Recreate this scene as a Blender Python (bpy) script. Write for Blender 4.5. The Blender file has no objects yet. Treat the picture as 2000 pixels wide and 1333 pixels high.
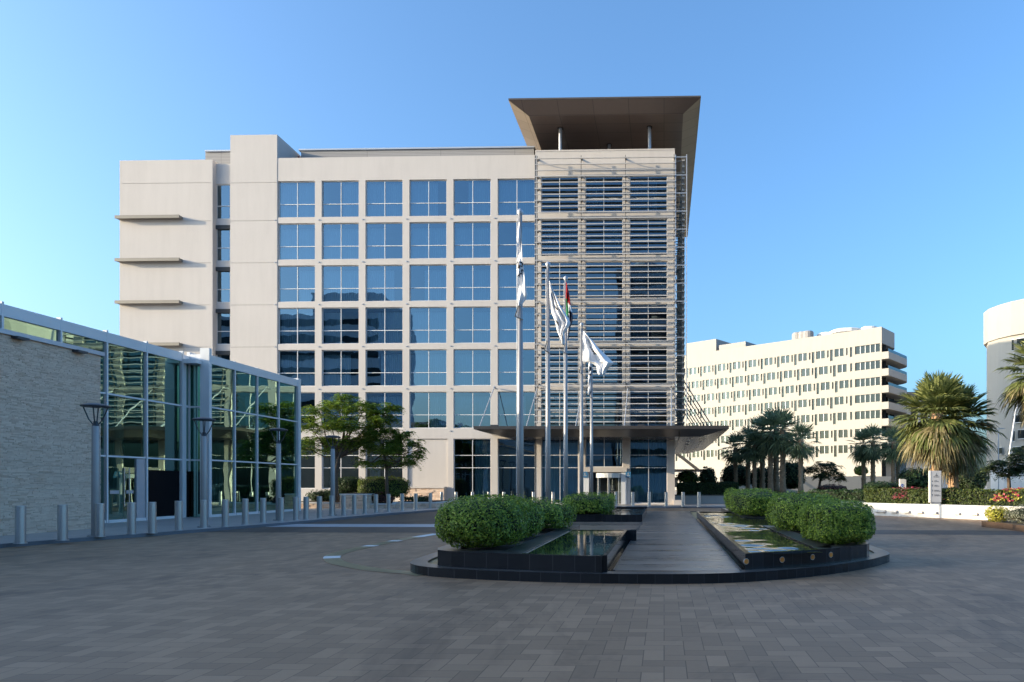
import bpy, math, random
import numpy as np
from mathutils import Vector, Matrix
random.seed(7); rng = np.random.default_rng(7)
S = bpy.context.scene
COL = S.collection
R = math.radians
# ------------------------------------------------------------------ camera
FP, CX, HY, CH, TH = 1333.0, 1263.0, 945.0, 1.7, 0.0255
ct, st = math.cos(TH), math.sin(TH)
cam = bpy.data.objects.new('camera', bpy.data.cameras.new('camera')); COL.objects.link(cam)
cam.location = (0, 0, CH); cam.rotation_euler = (R(90), 0, TH)
cam.data.sensor_width = 36; cam.data.lens = FP/2000*36
cam.data.shift_x = -(CX-1000)/2000; cam.data.shift_y = (HY-666.5)/2000
cam.data.clip_start = .1; cam.data.clip_end = 5000
S.camera = cam
def PY(px, py, Y):                       # photograph pixel -> (X, Z) on the vertical plane y = Y
    a = (px-CX)/FP; X = Y*(a*ct-st)/(ct+a*st); d = -X*st+Y*ct
    return X, CH+(HY-py)*d/FP
def PZ(px, py, z=0.0):                   # photograph pixel -> (X, Y) on the level plane z
    d = (CH-z)*FP/(py-HY); a = (px-CX)/FP*d
    return a*ct-d*st, a*st+d*ct
def PX(px, X0):                          # photograph column -> Y on the plane x = X0
    a = (px-CX)/FP; return X0*(ct+a*st)/(a*ct-st)
def PD(px, py, d):                       # photograph pixel at depth d
    a = (px-CX)/FP*d; return Vector((a*ct-d*st, a*st+d*ct, CH+(HY-py)*d/FP))
# ------------------------------------------------------------------ materials
class N:
    def __init__(s, name):
        s.m = bpy.data.materials.new(name); s.m.use_nodes = True; s.t = s.m.node_tree
        s.n = s.t.nodes; s.b = s.n['Principled BSDF']; s.out = s.n['Material Output']
    def new(s, typ, **k):
        x = s.n.new(typ)
        for a, v in k.items():
            if a.startswith('i_'):
                x.inputs[int(a[2:]) if a[2:].isdigit() else a[2:].replace('_', ' ')].default_value = v
            else: setattr(x, a, v)
        return x
    def link(s, a, b): s.t.links.new(a, b)
    def math(s, op, a, b=None, c=None):
        x = s.n.new('ShaderNodeMath'); x.operation = op
        for i, v in enumerate((a, b, c)):
            if v is None: continue
            if isinstance(v, (int, float)): x.inputs[i].default_value = v
            else: s.link(v, x.inputs[i])
        return x.outputs[0]
    def pos(s): return s.n.new('ShaderNodeNewGeometry').outputs['Position']
    def noise(s, vec, scale, detail=4, rough=.55, dist=0):
        x = s.new('ShaderNodeTexNoise'); x.inputs['Scale'].default_value = scale; x.inputs['Detail'].default_value = detail
        x.inputs['Roughness'].default_value = rough; x.inputs['Distortion'].default_value = dist
        if vec is not None: s.link(vec, x.inputs['Vector'])
        return x.outputs['Fac']
    def ramp(s, fac, stops):
        x = s.n.new('ShaderNodeValToRGB'); e = x.color_ramp.elements
        while len(e) < len(stops): e.new(.5)
        for q, (p, c) in zip(e, stops): q.position = p; q.color = (*c, 1)
        s.link(fac, x.inputs[0]); return x.outputs[0]
    def scale(s, vec, v):
        x = s.new('ShaderNodeVectorMath', operation='MULTIPLY'); s.link(vec, x.inputs[0]); x.inputs[1].default_value = v
        return x.outputs[0]
    def bump(s, h, strength=.3, dist=.02, to=None):
        x = s.n.new('ShaderNodeBump'); x.inputs['Strength'].default_value = strength; x.inputs['Distance'].default_value = dist
        s.link(h, x.inputs['Height']); s.link(x.outputs[0], (to or s.b).inputs['Normal']); return x
    def set(s, **k):
        for a, v in k.items(): s.b.inputs[a.replace('_', ' ')].default_value = v
        return s
def c3(c, f=1.0): return tuple(min(1, x*f) for x in c)
def plain(name, col, rough=.6, metal=0.0, var=.12, vs=1.5, bump=.15, bs=25.0, spec=.5):
    k = N(name); p = k.pos()
    n = k.noise(p, vs, 5, .6)
    k.link(k.ramp(n, [(.25, c3(col, 1-var)), (.75, c3(col, 1+var))]), k.b.inputs['Base Color'])
    k.set(Roughness=rough, Metallic=metal); k.b.inputs['Specular IOR Level'].default_value = spec
    if bump: k.bump(k.noise(p, bs, 3), bump, .01)
    return k.m
def plaster(name, col, streak=.07):
    k = N(name); p = k.pos()
    n1 = k.noise(k.scale(p, (.9, .9, .10)), 2.2, 5, .6); n2 = k.noise(p, .35, 4); n3 = k.noise(p, 9, 4)
    s = k.math('ADD', k.math('MULTIPLY', n1, .5), k.math('ADD', k.math('MULTIPLY', n2, .35), k.math('MULTIPLY', n3, .15)))
    k.link(k.ramp(s, [(.33, c3(col, 1-streak)), (.5, col), (.68, c3(col, 1+streak*.7))]), k.b.inputs['Base Color'])
    k.set(Roughness=.85); k.bump(k.noise(p, 30, 4, .7), .25, .012); return k.m
def leafmat(name, dark, mid, light, trans=.35, rough=.5, scale=.8):
    k = N(name); g = k.n.new('ShaderNodeNewGeometry')
    r = g.outputs['Random Per Island']; n = k.noise(g.outputs['Position'], scale*2, 3)
    f = k.math('ADD', k.math('MULTIPLY', r, .65), k.math('MULTIPLY', n, .45))
    c = k.ramp(f, [(.15, dark), (.55, mid), (.95, light)])
    k.link(c, k.b.inputs['Base Color']); k.set(Roughness=rough); k.b.inputs['Specular IOR Level'].default_value = .35
    t = k.new('ShaderNodeBsdfTranslucent'); k.link(c, t.inputs[0])
    m = k.new('ShaderNodeMixShader'); m.inputs[0].default_value = trans
    k.link(k.b.outputs[0], m.inputs[1]); k.link(t.outputs[0], m.inputs[2]); k.link(m.outputs[0], k.out.inputs[0]); return k.m
def glass(name, refl_col, trans_col, fac, wav=.02, wscale=.6, rough=.0):
    k = N(name); k.n.remove(k.b); p = k.pos()
    gl = k.new('ShaderNodeBsdfGlossy'); gl.inputs['Color'].default_value = (*refl_col, 1); gl.inputs['Roughness'].default_value = rough
    tr = k.new('ShaderNodeBsdfTransparent'); tr.inputs['Color'].default_value = (*trans_col, 1)
    lw = k.new('ShaderNodeLayerWeight'); lw.inputs['Blend'].default_value = .25
    f = k.math('MINIMUM', k.math('ADD', k.math('MULTIPLY', lw.outputs['Fresnel'], 1-fac), fac), .95)
    m = k.new('ShaderNodeMixShader'); k.link(f, m.inputs[0]); k.link(tr.outputs[0], m.inputs[1]); k.link(gl.outputs[0], m.inputs[2])
    b = k.new('ShaderNodeBump'); b.inputs['Strength'].default_value = wav; b.inputs['Distance'].default_value = .3
    k.link(k.noise(p, wscale, 2, .4), b.inputs['Height']); k.link(b.outputs[0], gl.inputs['Normal'])
    k.link(m.outputs[0], k.out.inputs[0]); return k.m
def herring(name, W, cols, rough=.45):
    """90 degree herringbone of 2:1 pavers, W = paver width"""
    k = N(name); p = k.pos(); sp = k.new('ShaderNodeSeparateXYZ'); k.link(p, sp.inputs[0])
    x = k.math('DIVIDE', sp.outputs[0], W); y = k.math('DIVIDE', sp.outputs[1], W)
    i = k.math('FLOOR', x); j = k.math('FLOOR', y); fx = k.math('SUBTRACT', x, i); fy = k.math('SUBTRACT', y, j)
    kk = k.math('FLOORED_MODULO', k.math('SUBTRACT', i, j), 4.0)
    is1 = k.math('COMPARE', kk, 1.0, .1); is2 = k.math('COMPARE', kk, 2.0, .1); is3 = k.math('COMPARE', kk, 3.0, .1)
    isV = k.math('ADD', is2, is3); isH = k.math('SUBTRACT', 1.0, isV)
    bx = k.math('ADD', fx, is1); by = k.math('ADD', fy, is2)
    dH = k.math('MINIMUM', k.math('MINIMUM', bx, k.math('SUBTRACT', 2.0, bx)), k.math('MINIMUM', fy, k.math('SUBTRACT', 1.0, fy)))
    dV = k.math('MINIMUM', k.math('MINIMUM', by, k.math('SUBTRACT', 2.0, by)), k.math('MINIMUM', fx, k.math('SUBTRACT', 1.0, fx)))
    d = k.math('ADD', k.math('MULTIPLY', dH, isH), k.math('MULTIPLY', dV, isV))
    cx = k.new('ShaderNodeCombineXYZ')
    k.link(k.math('ADD', k.math('SUBTRACT', i, is1), k.math('MULTIPLY', isV, .37)), cx.inputs[0]); k.link(k.math('SUBTRACT', j, is2), cx.inputs[1])
    wn = k.new('ShaderNodeTexWhiteNoise', noise_dimensions='3D'); k.link(cx.outputs[0], wn.inputs[0])
    n = k.noise(k.scale(p, (1, .55, 1)), .16, 6, .68, .8); n2 = k.noise(p, 14, 4, .65)
    f = k.math('ADD', k.math('MULTIPLY', wn.outputs[0], .42), k.math('ADD', k.math('MULTIPLY', n, .55), k.math('MULTIPLY', n2, .15)))
    c = k.ramp(f, cols)
    e = k.new('ShaderNodeMapRange'); e.inputs[1].default_value = .008; e.inputs[2].default_value = .034; k.link(d, e.inputs[0])
    mx = k.new('ShaderNodeMix', data_type='RGBA'); k.link(e.outputs[0], mx.inputs[0]); mx.inputs[6].default_value = (*c3(cols[0][1], .72), 1); k.link(c, mx.inputs[7])
    sp1 = k.noise(k.scale(p, (.5, .22, 1)), .55, 6, .72, 1.2)
    wr = k.ramp(sp1, [(.36, (.66, .66, .67)), (.47, (1, 1, 1)), (.6, (1, 1, 1)), (.74, (1.0, .93, .86))])
    m2 = k.new('ShaderNodeMix', data_type='RGBA', blend_type='MULTIPLY'); m2.inputs[0].default_value = 1; k.link(mx.outputs[2], m2.inputs[6]); k.link(wr, m2.inputs[7])
    k.link(m2.outputs[2], k.b.inputs['Base Color'])
    k.b.inputs['Specular IOR Level'].default_value = .3; rr = k.math('ADD', rough-.12, k.math('MULTIPLY', n, .28)); k.link(rr, k.b.inputs['Roughness'])
    h = k.math('ADD', k.math('MULTIPLY', e.outputs[0], .6), k.math('ADD', k.math('MULTIPLY', n2, .25), k.math('MULTIPLY', wn.outputs[0], .25)))
    k.bump(h, .18, .008); return k.m
def tiles(name, L, H, cols, rough, joint, axis=('x', 'z'), gap=.02, bump=.2, spec=.5):
    k = N(name); p = k.pos(); sp = k.new('ShaderNodeSeparateXYZ'); k.link(p, sp.inputs[0])
    o = {'x': sp.outputs[0], 'y': sp.outputs[1], 'z': sp.outputs[2]}
    if axis[0] == 's': u = k.math('DIVIDE', k.math('ADD', o['x'], o['y']), L)
    else: u = k.math('DIVIDE', o[axis[0]], L)
    v = k.math('DIVIDE', o[axis[1]], H)
    i = k.math('FLOOR', u); j = k.math('FLOOR', v); fu = k.math('SUBTRACT', u, i); fv = k.math('SUBTRACT', v, j)
    d = k.math('MINIMUM', k.math('MULTIPLY', k.math('MINIMUM', fu, k.math('SUBTRACT', 1.0, fu)), L), k.math('MULTIPLY', k.math('MINIMUM', fv, k.math('SUBTRACT', 1.0, fv)), H))
    cx = k.new('ShaderNodeCombineXYZ'); k.link(i, cx.inputs[0]); k.link(j, cx.inputs[1])
    wn = k.new('ShaderNodeTexWhiteNoise', noise_dimensions='2D'); k.link(cx.outputs[0], wn.inputs[0])
    n = k.noise(p, 3, 5, .6)
    c = k.ramp(k.math('ADD', k.math('MULTIPLY', wn.outputs[0], .5), k.math('MULTIPLY', n, .5)), cols)
    e = k.new('ShaderNodeMapRange'); e.inputs[1].default_value = gap*.3; e.inputs[2].default_value = gap*.6; k.link(d, e.inputs[0])
    mx = k.new('ShaderNodeMix', data_type='RGBA'); k.link(e.outputs[0], mx.inputs[0]); mx.inputs[6].default_value = (*joint, 1); k.link(c, mx.inputs[7])
    k.link(mx.outputs[2], k.b.inputs['Base Color']); k.set(Roughness=rough); k.b.inputs['Specular IOR Level'].default_value = spec
    k.bump(k.math('ADD', e.outputs[0], k.math('MULTIPLY', k.noise(p, 40, 3), .3)), bump, .004); return k.m
M = {}
M['plaster'] = plaster('plaster', (.56, .512, .476), .07)
M['plaster_white'] = plaster('white_plaster', (.375, .352, .318), .06)
M['plaster_shade'] = plaster('pale_plaster', (.66, .65, .64), .03)
M['paint_white'] = plaster('white_paint', (.68, .65, .61), .04)
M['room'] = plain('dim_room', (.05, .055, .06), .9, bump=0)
M['curtain'] = plain('curtain_cloth', (.68, .70, .70), .9, bump=0, var=.08, vs=.8)
M['drape'] = plain('beige_drape', (.62, .55, .38), .9, bump=0, var=.1)
M['frame_white'] = plain('white_aluminium', (.72, .72, .72), .4, 0, .04)
M['frame_grey'] = plain('grey_aluminium', (.46, .48, .52), .38, .35, .05)
M['slat'] = plain('beige_louvre_metal', (.47, .44, .41), .5, .1, .06)
M['bracket'] = plain('dark_bracket_metal', (.12, .115, .11), .5, .3, .1)
M['ledge'] = plain('taupe_metal', (.22, .195, .165), .5, .1, .08)
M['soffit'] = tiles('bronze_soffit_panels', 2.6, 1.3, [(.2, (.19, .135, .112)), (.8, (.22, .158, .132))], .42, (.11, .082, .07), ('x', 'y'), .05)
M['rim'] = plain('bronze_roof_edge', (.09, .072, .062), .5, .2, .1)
M['strip'] = tiles('lit_tone_soffit_panels', 1.3, 1.3, [(.2, (.40, .31, .235)), (.8, (.44, .345, .26))], .5, (.2, .16, .13), ('x', 'y'), .03)  # light on the side slopes put into a paler soffit colour
M['canopy'] = plain('dark_canopy_metal', (.085, .072, .066), .3, .45, .08)
M['canopy_under'] = tiles('canopy_soffit', 1.2, 1.2, [(.2, (.10, .088, .08)), (.8, (.13, .115, .105))], .25, (.05, .045, .04), ('x', 'y'), .03)
M['steel'] = plain('brushed_steel', (.52, .52, .53), .34, .9, .06, 30, .05)
M['pole'] = plain('grey_painted_pole', (.33, .315, .31), .4, .35, .06)
M['lamp_dark'] = plain('dark_lamp_metal', (.06, .065, .075), .4, .3, .1)
M['redpipe'] = plain('red_steel', (.25, .03, .02), .5)
M['penthouse'] = tiles('grey_roof_louvre', 6, .12, [(.2, (.33, .31, .30)), (.8, (.37, .35, .34))], .7, (.16, .15, .15), ('x', 'z'), .03)
M['asphalt'] = plain('asphalt', (.10, .10, .105), .75, bump=.2)
M['paver'] = herring('dark_pavers', .205, [(.15, (.20, .122, .074)), (.5, (.285, .174, .105)), (.9, (.40, .246, .15))], .56)
M['paver_dark'] = herring('darker_pavers', .17, [(.1, (.095, .068, .050)), (.95, (.135, .098, .074))], .6)
M['paver_tan'] = plain('pale_road_pavers', (.40, .36, .33), .8)
M['pale_band'] = plain('pale_stone_band', (.40, .41, .43), .5, var=.08)
M['pave'] = tiles('grey_pavement_slabs', .6, .6, [(.2, (.40, .355, .32)), (.8, (.47, .42, .38))], .5, (.18, .18, .18), ('x', 'y'), .02)
M['kerbstone'] = plain('kerb_stone', (.13, .14, .16), .5)
def walkmat():
    k = N('walkway_planks'); p = k.pos(); sp = k.new('ShaderNodeSeparateXYZ'); k.link(p, sp.inputs[0])
    v = k.math('DIVIDE', sp.outputs[1], .14); j = k.math('FLOOR', v); fv = k.math('SUBTRACT', v, j)
    wn = k.new('ShaderNodeTexWhiteNoise', noise_dimensions='1D'); k.link(j, wn.inputs[1])
    n = k.noise(k.scale(p, (.7, 5.0, 1)), 1.6, 5, .7); n2 = k.noise(k.scale(p, (1.2, 2.2, 1)), .9, 5, .65)
    f = k.math('ADD', k.math('MULTIPLY', wn.outputs[0], .3), k.math('ADD', k.math('MULTIPLY', n, .45), k.math('MULTIPLY', n2, .3)))
    c = k.ramp(f, [(.3, (.09, .064, .048)), (.5, (.20, .145, .11)), (.75, (.40, .30, .235))])
    e = k.new('ShaderNodeMapRange'); e.inputs[1].default_value = .03; e.inputs[2].default_value = .09; k.link(k.math('MINIMUM', fv, k.math('SUBTRACT', 1.0, fv)), e.inputs[0])
    mx = k.new('ShaderNodeMix', data_type='RGBA'); k.link(e.outputs[0], mx.inputs[0]); mx.inputs[6].default_value = (.03, .022, .018, 1); k.link(c, mx.inputs[7]); k.link(mx.outputs[2], k.b.inputs['Base Color'])
    k.link(k.math('ADD', .14, k.math('MULTIPLY', f, .34)), k.b.inputs['Roughness']); k.bump(k.math('ADD', e.outputs[0], n), .06, .01); return k.m
M['walk'] = walkmat()
M['granite'] = tiles('black_granite', .30, .6, [(.1, (.010, .011, .013)), (.9, (.022, .024, .028))], .12, (.05, .05, .055), ('s', 'z'), .009, .1, .28)
M['granite_top'] = tiles('grey_granite_coping', .45, .45, [(.1, (.055, .055, .058)), (.9, (.095, .092, .092))], .28, (.03, .03, .03), ('x', 'y'), .012)
M['basin_in'] = tiles('beige_basin_tiles', .3, .08, [(.1, (.30, .25, .19)), (.9, (.42, .35, .26))], .35, (.15, .12, .1), ('y', 'z'), .01)
M['soil'] = plain('dark_soil', (.055, .042, .032), .95, var=.4, vs=6, bump=.8, bs=18)
M['tan_infill'] = plain('ochre_stone_infill', (.42, .29, .13), .5, var=.15, vs=3)
M['lawn'] = plain('lawn', (.035, .06, .02), .95, var=.4, vs=2, bump=.6, bs=20)
M['sand'] = plain('sandy_ground', (.36, .31, .25), .95, var=.15, vs=.2)
M['bark'] = plain('bark', (.13, .095, .07), .9, var=.3, vs=8, bump=.8, bs=20)
M['palm_bark'] = plain('palm_bark', (.40, .25, .15), .9, var=.35, vs=7, bump=.9, bs=14)
M['orange_lamp'] = plain('amber_lens', (.75, .25, .04), .3)
M['blue_sign'] = plain('blue_sign_paint', (.05, .19, .36), .4)
M['blue_dot'] = plain('blue_symbol_paint', (.02, .10, .42), .4)
M['ink'] = plain('dark_ink', (.05, .055, .065), .6, bump=0)
M['sign'] = plain('pale_sign_panel', (.50, .49, .49), .45, var=.03)
M['sign_base'] = plain('grey_sign_base', (.34, .34, .35), .6)
M['white_cloth'] = plain('white_cloth', (.80, .79, .80), .85, bump=.1, var=.04)
M['black_cloth'] = plain('black_print', (.035, .035, .04), .85, bump=0)
M['red_cloth'] = plain('red_cloth', (.45, .012, .02), .85, bump=0)
M['green_cloth'] = plain('green_cloth', (.01, .16, .06), .85, bump=0)
M['navy_cloth'] = plain('dark_cloth', (.03, .03, .05), .85, bump=0)
M['hedge'] = leafmat('hedge_leaves', (.035, .075, .012), (.17, .27, .034), (.50, .60, .09), .35, .4)
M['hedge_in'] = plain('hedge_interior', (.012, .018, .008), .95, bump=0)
M['darkhedge'] = leafmat('dark_hedge_leaves', (.014, .032, .012), (.034, .072, .022), (.07, .125, .038), .25)
M['limehedge'] = leafmat('lime_hedge_leaves', (.05, .08, .015), (.12, .18, .03), (.24, .28, .06), .35)
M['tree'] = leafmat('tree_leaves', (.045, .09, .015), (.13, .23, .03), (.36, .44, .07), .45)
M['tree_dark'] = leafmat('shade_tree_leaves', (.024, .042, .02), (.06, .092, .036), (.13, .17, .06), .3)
M['palm'] = leafmat('palm_green', (.06, .085, .026), (.16, .19, .06), (.34, .35, .14), .35)
M['palm_dk'] = leafmat('palm_dark_green', (.08, .11, .065), (.19, .24, .125), (.36, .41, .21), .35)
M['palm_dead'] = leafmat('dry_palm_frond', (.13, .115, .055), (.27, .225, .115), (.46, .38, .22), .35)
M['boug'] = leafmat('flower_hedge_leaves', (.018, .04, .010), (.055, .085, .018), (.15, .17, .04), .3)
M['flower'] = leafmat('pink_flowers', (.30, .02, .08), (.50, .06, .12), (.60, .16, .10), .3)
M['purple'] = leafmat('purple_leaf_plants', (.05, .02, .02), (.12, .05, .04), (.2, .09, .07), .3)
M['varieg'] = leafmat('yellow_variegated_leaves', (.16, .17, .02), (.42, .40, .04), (.7, .62, .2), .35)
M['greyleaf'] = leafmat('grey_green_leaves', (.10, .11, .07), (.22, .23, .15), (.42, .41, .33), .3)
M['glass'] = glass('hotel_window_glass', (.45, .66, .80), (.38, .58, .70), .30, .022, .5)
M['glass_tower'] = glass('tower_window_glass', (.36, .50, .60), (.26, .40, .50), .28, .022, .5)
M['glass_dark'] = glass('lobby_glass', (.50, .72, .82), (.25, .42, .50), .16, .02, .5)
M['glass_pav'] = glass('teal_pavilion_glass', (.60, .93, .78), (.16, .42, .37), .44, .03, .45)
M['glass_far'] = glass('far_window_glass', (.14, .18, .20), (.12, .15, .17), .14, .01, .3)
M['glass_clear'] = glass('clear_glass', (.8, .85, .85), (.7, .75, .75), .12, .0, .5)
M['tower_dark'] = plain('dark_tower_cladding', (.40, .50, .58), .7)
M['black'] = plain('black_panel', (.004, .004, .006), .5, bump=0, spec=.1)
M['crystal'] = plain('crystal', (.8, .82, .85), .2)
def watermat(name, base, str_, sc):
    k = N(name); p = k.pos(); k.set(Base_Color=(*base, 1), Roughness=.02)
    k.b.inputs['Specular IOR Level'].default_value = .6
    n = k.noise(k.scale(p, (1, .45, 1)), sc, 4, .6, .6); k.bump(n, min(1, str_), .05 if str_ < .5 else .16); return k.m
M['water'] = watermat('still_water', (.012, .022, .016), .06, 2.2)
M['water_rip'] = watermat('rippled_water', (.05, .045, .03), .05, 5)
def stonemat():
    k = N('ledger_stone'); g = k.n.new('ShaderNodeNewGeometry'); n = k.noise(g.outputs['Position'], 1.1, 4); n2 = k.noise(g.outputs['Position'], 22, 4, .7)
    f = k.math('ADD', k.math('MULTIPLY', g.outputs['Random Per Island'], .6), k.math('ADD', k.math('MULTIPLY', n, .25), k.math('MULTIPLY', n2, .2)))
    k.link(k.ramp(f, [(.12, (.50, .35, .25)), (.4, (.72, .53, .405)), (.8, (.80, .62, .485)), (.98, (.68, .48, .33))]), k.b.inputs['Base Color'])
    k.set(Roughness=.9); k.bump(n2, .6, .02); return k.m
M['ledger'] = stonemat()
M['granite_brown'] = tiles('brown_granite', .6, .3, [(.1, (.05, .035, .028)), (.9, (.12, .075, .05))], .3, (.03, .025, .02), ('s', 'z'), .01)
M['olive'] = plain('worn_olive_paint', (.24, .19, .10), .3, var=.35, vs=1.2)
# ------------------------------------------------------------------ mesh helpers
class MB:
    def __init__(s): s.v = []; s.f = []; s.mi = []; s.mats = []
    def m(s, mat):
        if mat not in s.mats: s.mats.append(mat)
        return s.mats.index(mat)
    def face(s, pts, mat):
        b = len(s.v); s.v += [tuple(p) for p in pts]; s.f.append(tuple(range(b, b+len(pts)))); s.mi.append(s.m(mat))
    def box(s, x0, x1, y0, y1, z0, z1, mat, T=None):
        P = [(x0,y0,z0),(x1,y0,z0),(x1,y1,z0),(x0,y1,z0),(x0,y0,z1),(x1,y0,z1),(x1,y1,z1),(x0,y1,z1)]
        if T: P = [T(*p) for p in P]
        b = len(s.v); s.v += [tuple(p) for p in P]; i = s.m(mat)
        for f in ((0,3,2,1),(4,5,6,7),(0,1,5,4),(1,2,6,5),(2,3,7,6),(3,0,4,7)): s.f.append(tuple(b+q for q in f)); s.mi.append(i)
    def prism(s, poly, z0, z1, mat, top=None):
        b = len(s.v); n = len(poly); s.v += [(x,y,z0) for x,y in poly]+[(x,y,z1) for x,y in poly]; i = s.m(mat); it = s.m(top or mat)
        s.f.append(tuple(range(b+n-1, b-1, -1))); s.mi.append(i); s.f.append(tuple(range(b+n, b+2*n))); s.mi.append(it)
        for k in range(n):
            q = (k+1) % n; s.f.append((b+k, b+q, b+n+q, b+n+k)); s.mi.append(i)
    def strip(s, A, B, z0, z1, mat, top=None):                 # wall between two plan polylines
        b = len(s.v); n = len(A); i = s.m(mat); it = s.m(top or mat)
        for P, z in ((A, z0), (B, z0), (A, z1), (B, z1)): s.v += [(x, y, z) for x, y in P]
        for k in range(n-1):
            a0, b0, a1, b1 = b+k, b+n+k, b+2*n+k, b+3*n+k
            s.f += [(a1, a1+1, b1+1, b1), (a0, a0+1, a1+1, a1), (b0+1, b0, b1, b1+1)]; s.mi += [it, i, i]
        for k in (0, n-1): s.f.append((b+k, b+n+k, b+3*n+k, b+2*n+k)); s.mi.append(i)
    def tube(s, pts, rad, mat, seg=10, cap=True):
        pts = [Vector(p) for p in pts]; n = len(pts)
        if not isinstance(rad, (list, tuple)): rad = [rad]*n
        b = len(s.v); i = s.m(mat); u = None
        for k, p in enumerate(pts):
            t = (pts[min(k+1, n-1)]-pts[max(k-1, 0)]).normalized()
            if u is None: u = t.orthogonal().normalized()
            u = (u-t*u.dot(t)).normalized(); w = t.cross(u)
            for q in range(seg):
                a = 2*math.pi*q/seg; s.v.append(tuple(p+(u*math.cos(a)+w*math.sin(a))*rad[k]))
        for k in range(n-1):
            for q in range(seg):
                r = (q+1) % seg; s.f.append((b+k*seg+q, b+k*seg+r, b+(k+1)*seg+r, b+(k+1)*seg+q)); s.mi.append(i)
        if cap:
            s.f.append(tuple(range(b+seg-1, b-1, -1))); s.f.append(tuple(b+(n-1)*seg+q for q in range(seg))); s.mi += [i, i]
    def lathe(s, prof, mat, c=(0, 0, 0), seg=20):
        b = len(s.v); i = s.m(mat)
        for r, z in prof:
            for q in range(seg):
                a = 2*math.pi*q/seg; s.v.append((c[0]+r*math.cos(a), c[1]+r*math.sin(a), c[2]+z))
        for k in range(len(prof)-1):
            for q in range(seg):
                r = (q+1) % seg; s.f.append((b+k*seg+q, b+k*seg+r, b+(k+1)*seg+r, b+(k+1)*seg+q)); s.mi.append(i)
        s.f.append(tuple(b+(len(prof)-1)*seg+q for q in range(seg))); s.mi.append(i)
    def quads(s, V, mat, mis=None):                             # V: (n,4,3) numpy
        b = len(s.v); s.v += [tuple(p) for p in V.reshape(-1, 3).tolist()]; i = s.m(mat); n = len(V)
        s.f += [(b+4*k, b+4*k+1, b+4*k+2, b+4*k+3) for k in range(n)]; s.mi += [i]*n if mis is None else [s.m(x) for x in mis]
    def wall(s, T, u0, u1, v0, v1, holes, mat, back=None):
        """wall sheet with openings: T(u, v, w) maps to the world, w runs inwards; hole = (u0, u1, v0, v1, depth[, filled])"""
        us = sorted({u0, u1, *[min(max(h[i], u0), u1) for h in holes for i in (0, 1)]}); vs = sorted({v0, v1, *[min(max(h[i], v0), v1) for h in holes for i in (2, 3)]})
        for a, b in zip(us, us[1:]):
            for c, d in zip(vs, vs[1:]):
                mu, mv = (a+b)/2, (c+d)/2
                h = next((h for h in holes if h[0] < mu < h[1] and h[2] < mv < h[3]), None)
                if h is None: s.face([T(a,c,0), T(b,c,0), T(b,d,0), T(a,d,0)], mat)
                elif len(h) > 5 and h[5]: s.face([T(a,c,h[4]), T(b,c,h[4]), T(b,d,h[4]), T(a,d,h[4])], mat)
        for h in holes:
            a, b, c, d, w = h[:5]; fm = mat if len(h) < 7 else h[6]
            s.face([T(a,c,0), T(a,c,w), T(a,d,w), T(a,d,0)], fm); s.face([T(b,c,0), T(b,d,0), T(b,d,w), T(b,c,w)], fm)
            s.face([T(a,c,0), T(b,c,0), T(b,c,w), T(a,c,w)], fm); s.face([T(a,d,0), T(a,d,w), T(b,d,w), T(b,d,0)], fm)
    def mesh(s, name, off=(0, 0, 0), smooth=False):
        me = bpy.data.meshes.new(name)
        V = [(x-off[0], y-off[1], z-off[2]) for x, y, z in s.v]
        me.from_pydata(V, [], s.f)
        for m in s.mats: me.materials.append(M[m])
        me.polygons.foreach_set('material_index', s.mi)
        if smooth: me.polygons.foreach_set('use_smooth', [True]*len(s.f))
        me.update(); return me
    def build(s, name, parent=None, smooth=False, loc=None):
        """one mesh object; vertices are in world space, stored relative to the parent chain (or to loc)"""
        o = bpy.data.objects.new(name, None if not s.f else s.mesh(name, wloc(parent) if parent else (loc or (0, 0, 0)), smooth))
        COL.objects.link(o); o.parent = parent
        if not parent and loc: o.location = loc
        return o
def wloc(o):
    v = Vector((0, 0, 0))
    while o is not None: v = v+o.location; o = o.parent
    return v
def tag(o, label=None, cat=None, group=None, kind=None):
    if label: o['label'] = label
    if cat: o['category'] = cat
    if group: o['group'] = group
    if kind: o['kind'] = kind
    return o
def thing(name, loc, label, cat, group=None, rz=0):
    o = bpy.data.objects.new(name, None); COL.objects.link(o); o.location = loc; o.rotation_euler = (0, 0, rz); o.empty_display_size = .2
    return tag(o, label, cat, group)
KIDS = {}
def dup(src, loc, label, rz=0, scale=None):
    def cp(o, par):
        c = o.copy(); COL.objects.link(c); c.parent = par
        for ch in [x for x in o.children]: cp(ch, c)
        return c
    c = cp(src, None); c.location = loc; c.rotation_euler = (0, 0, rz)
    if scale: c.scale = (scale,)*3 if isinstance(scale, (int, float)) else scale
    c['label'] = label; return c
def struct(mb, name, smooth=False): return tag(mb.build(name, None, smooth), kind='structure')
def rot_mat(axis_z, tangent_angle, n):
    """n frames: given unit normals (n,3) return two unit tangents rotated by angle"""
    ref = np.where(np.abs(axis_z[:, 2:3]) > .9, np.array([[1., 0, 0]]), np.array([[0., 0, 1]]))
    t = np.cross(axis_z, ref); t /= np.linalg.norm(t, axis=1, keepdims=True)+1e-9; b = np.cross(axis_z, t)
    c, s_ = np.cos(tangent_angle)[:, None], np.sin(tangent_angle)[:, None]
    return t*c+b*s_, -t*s_+b*c
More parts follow.
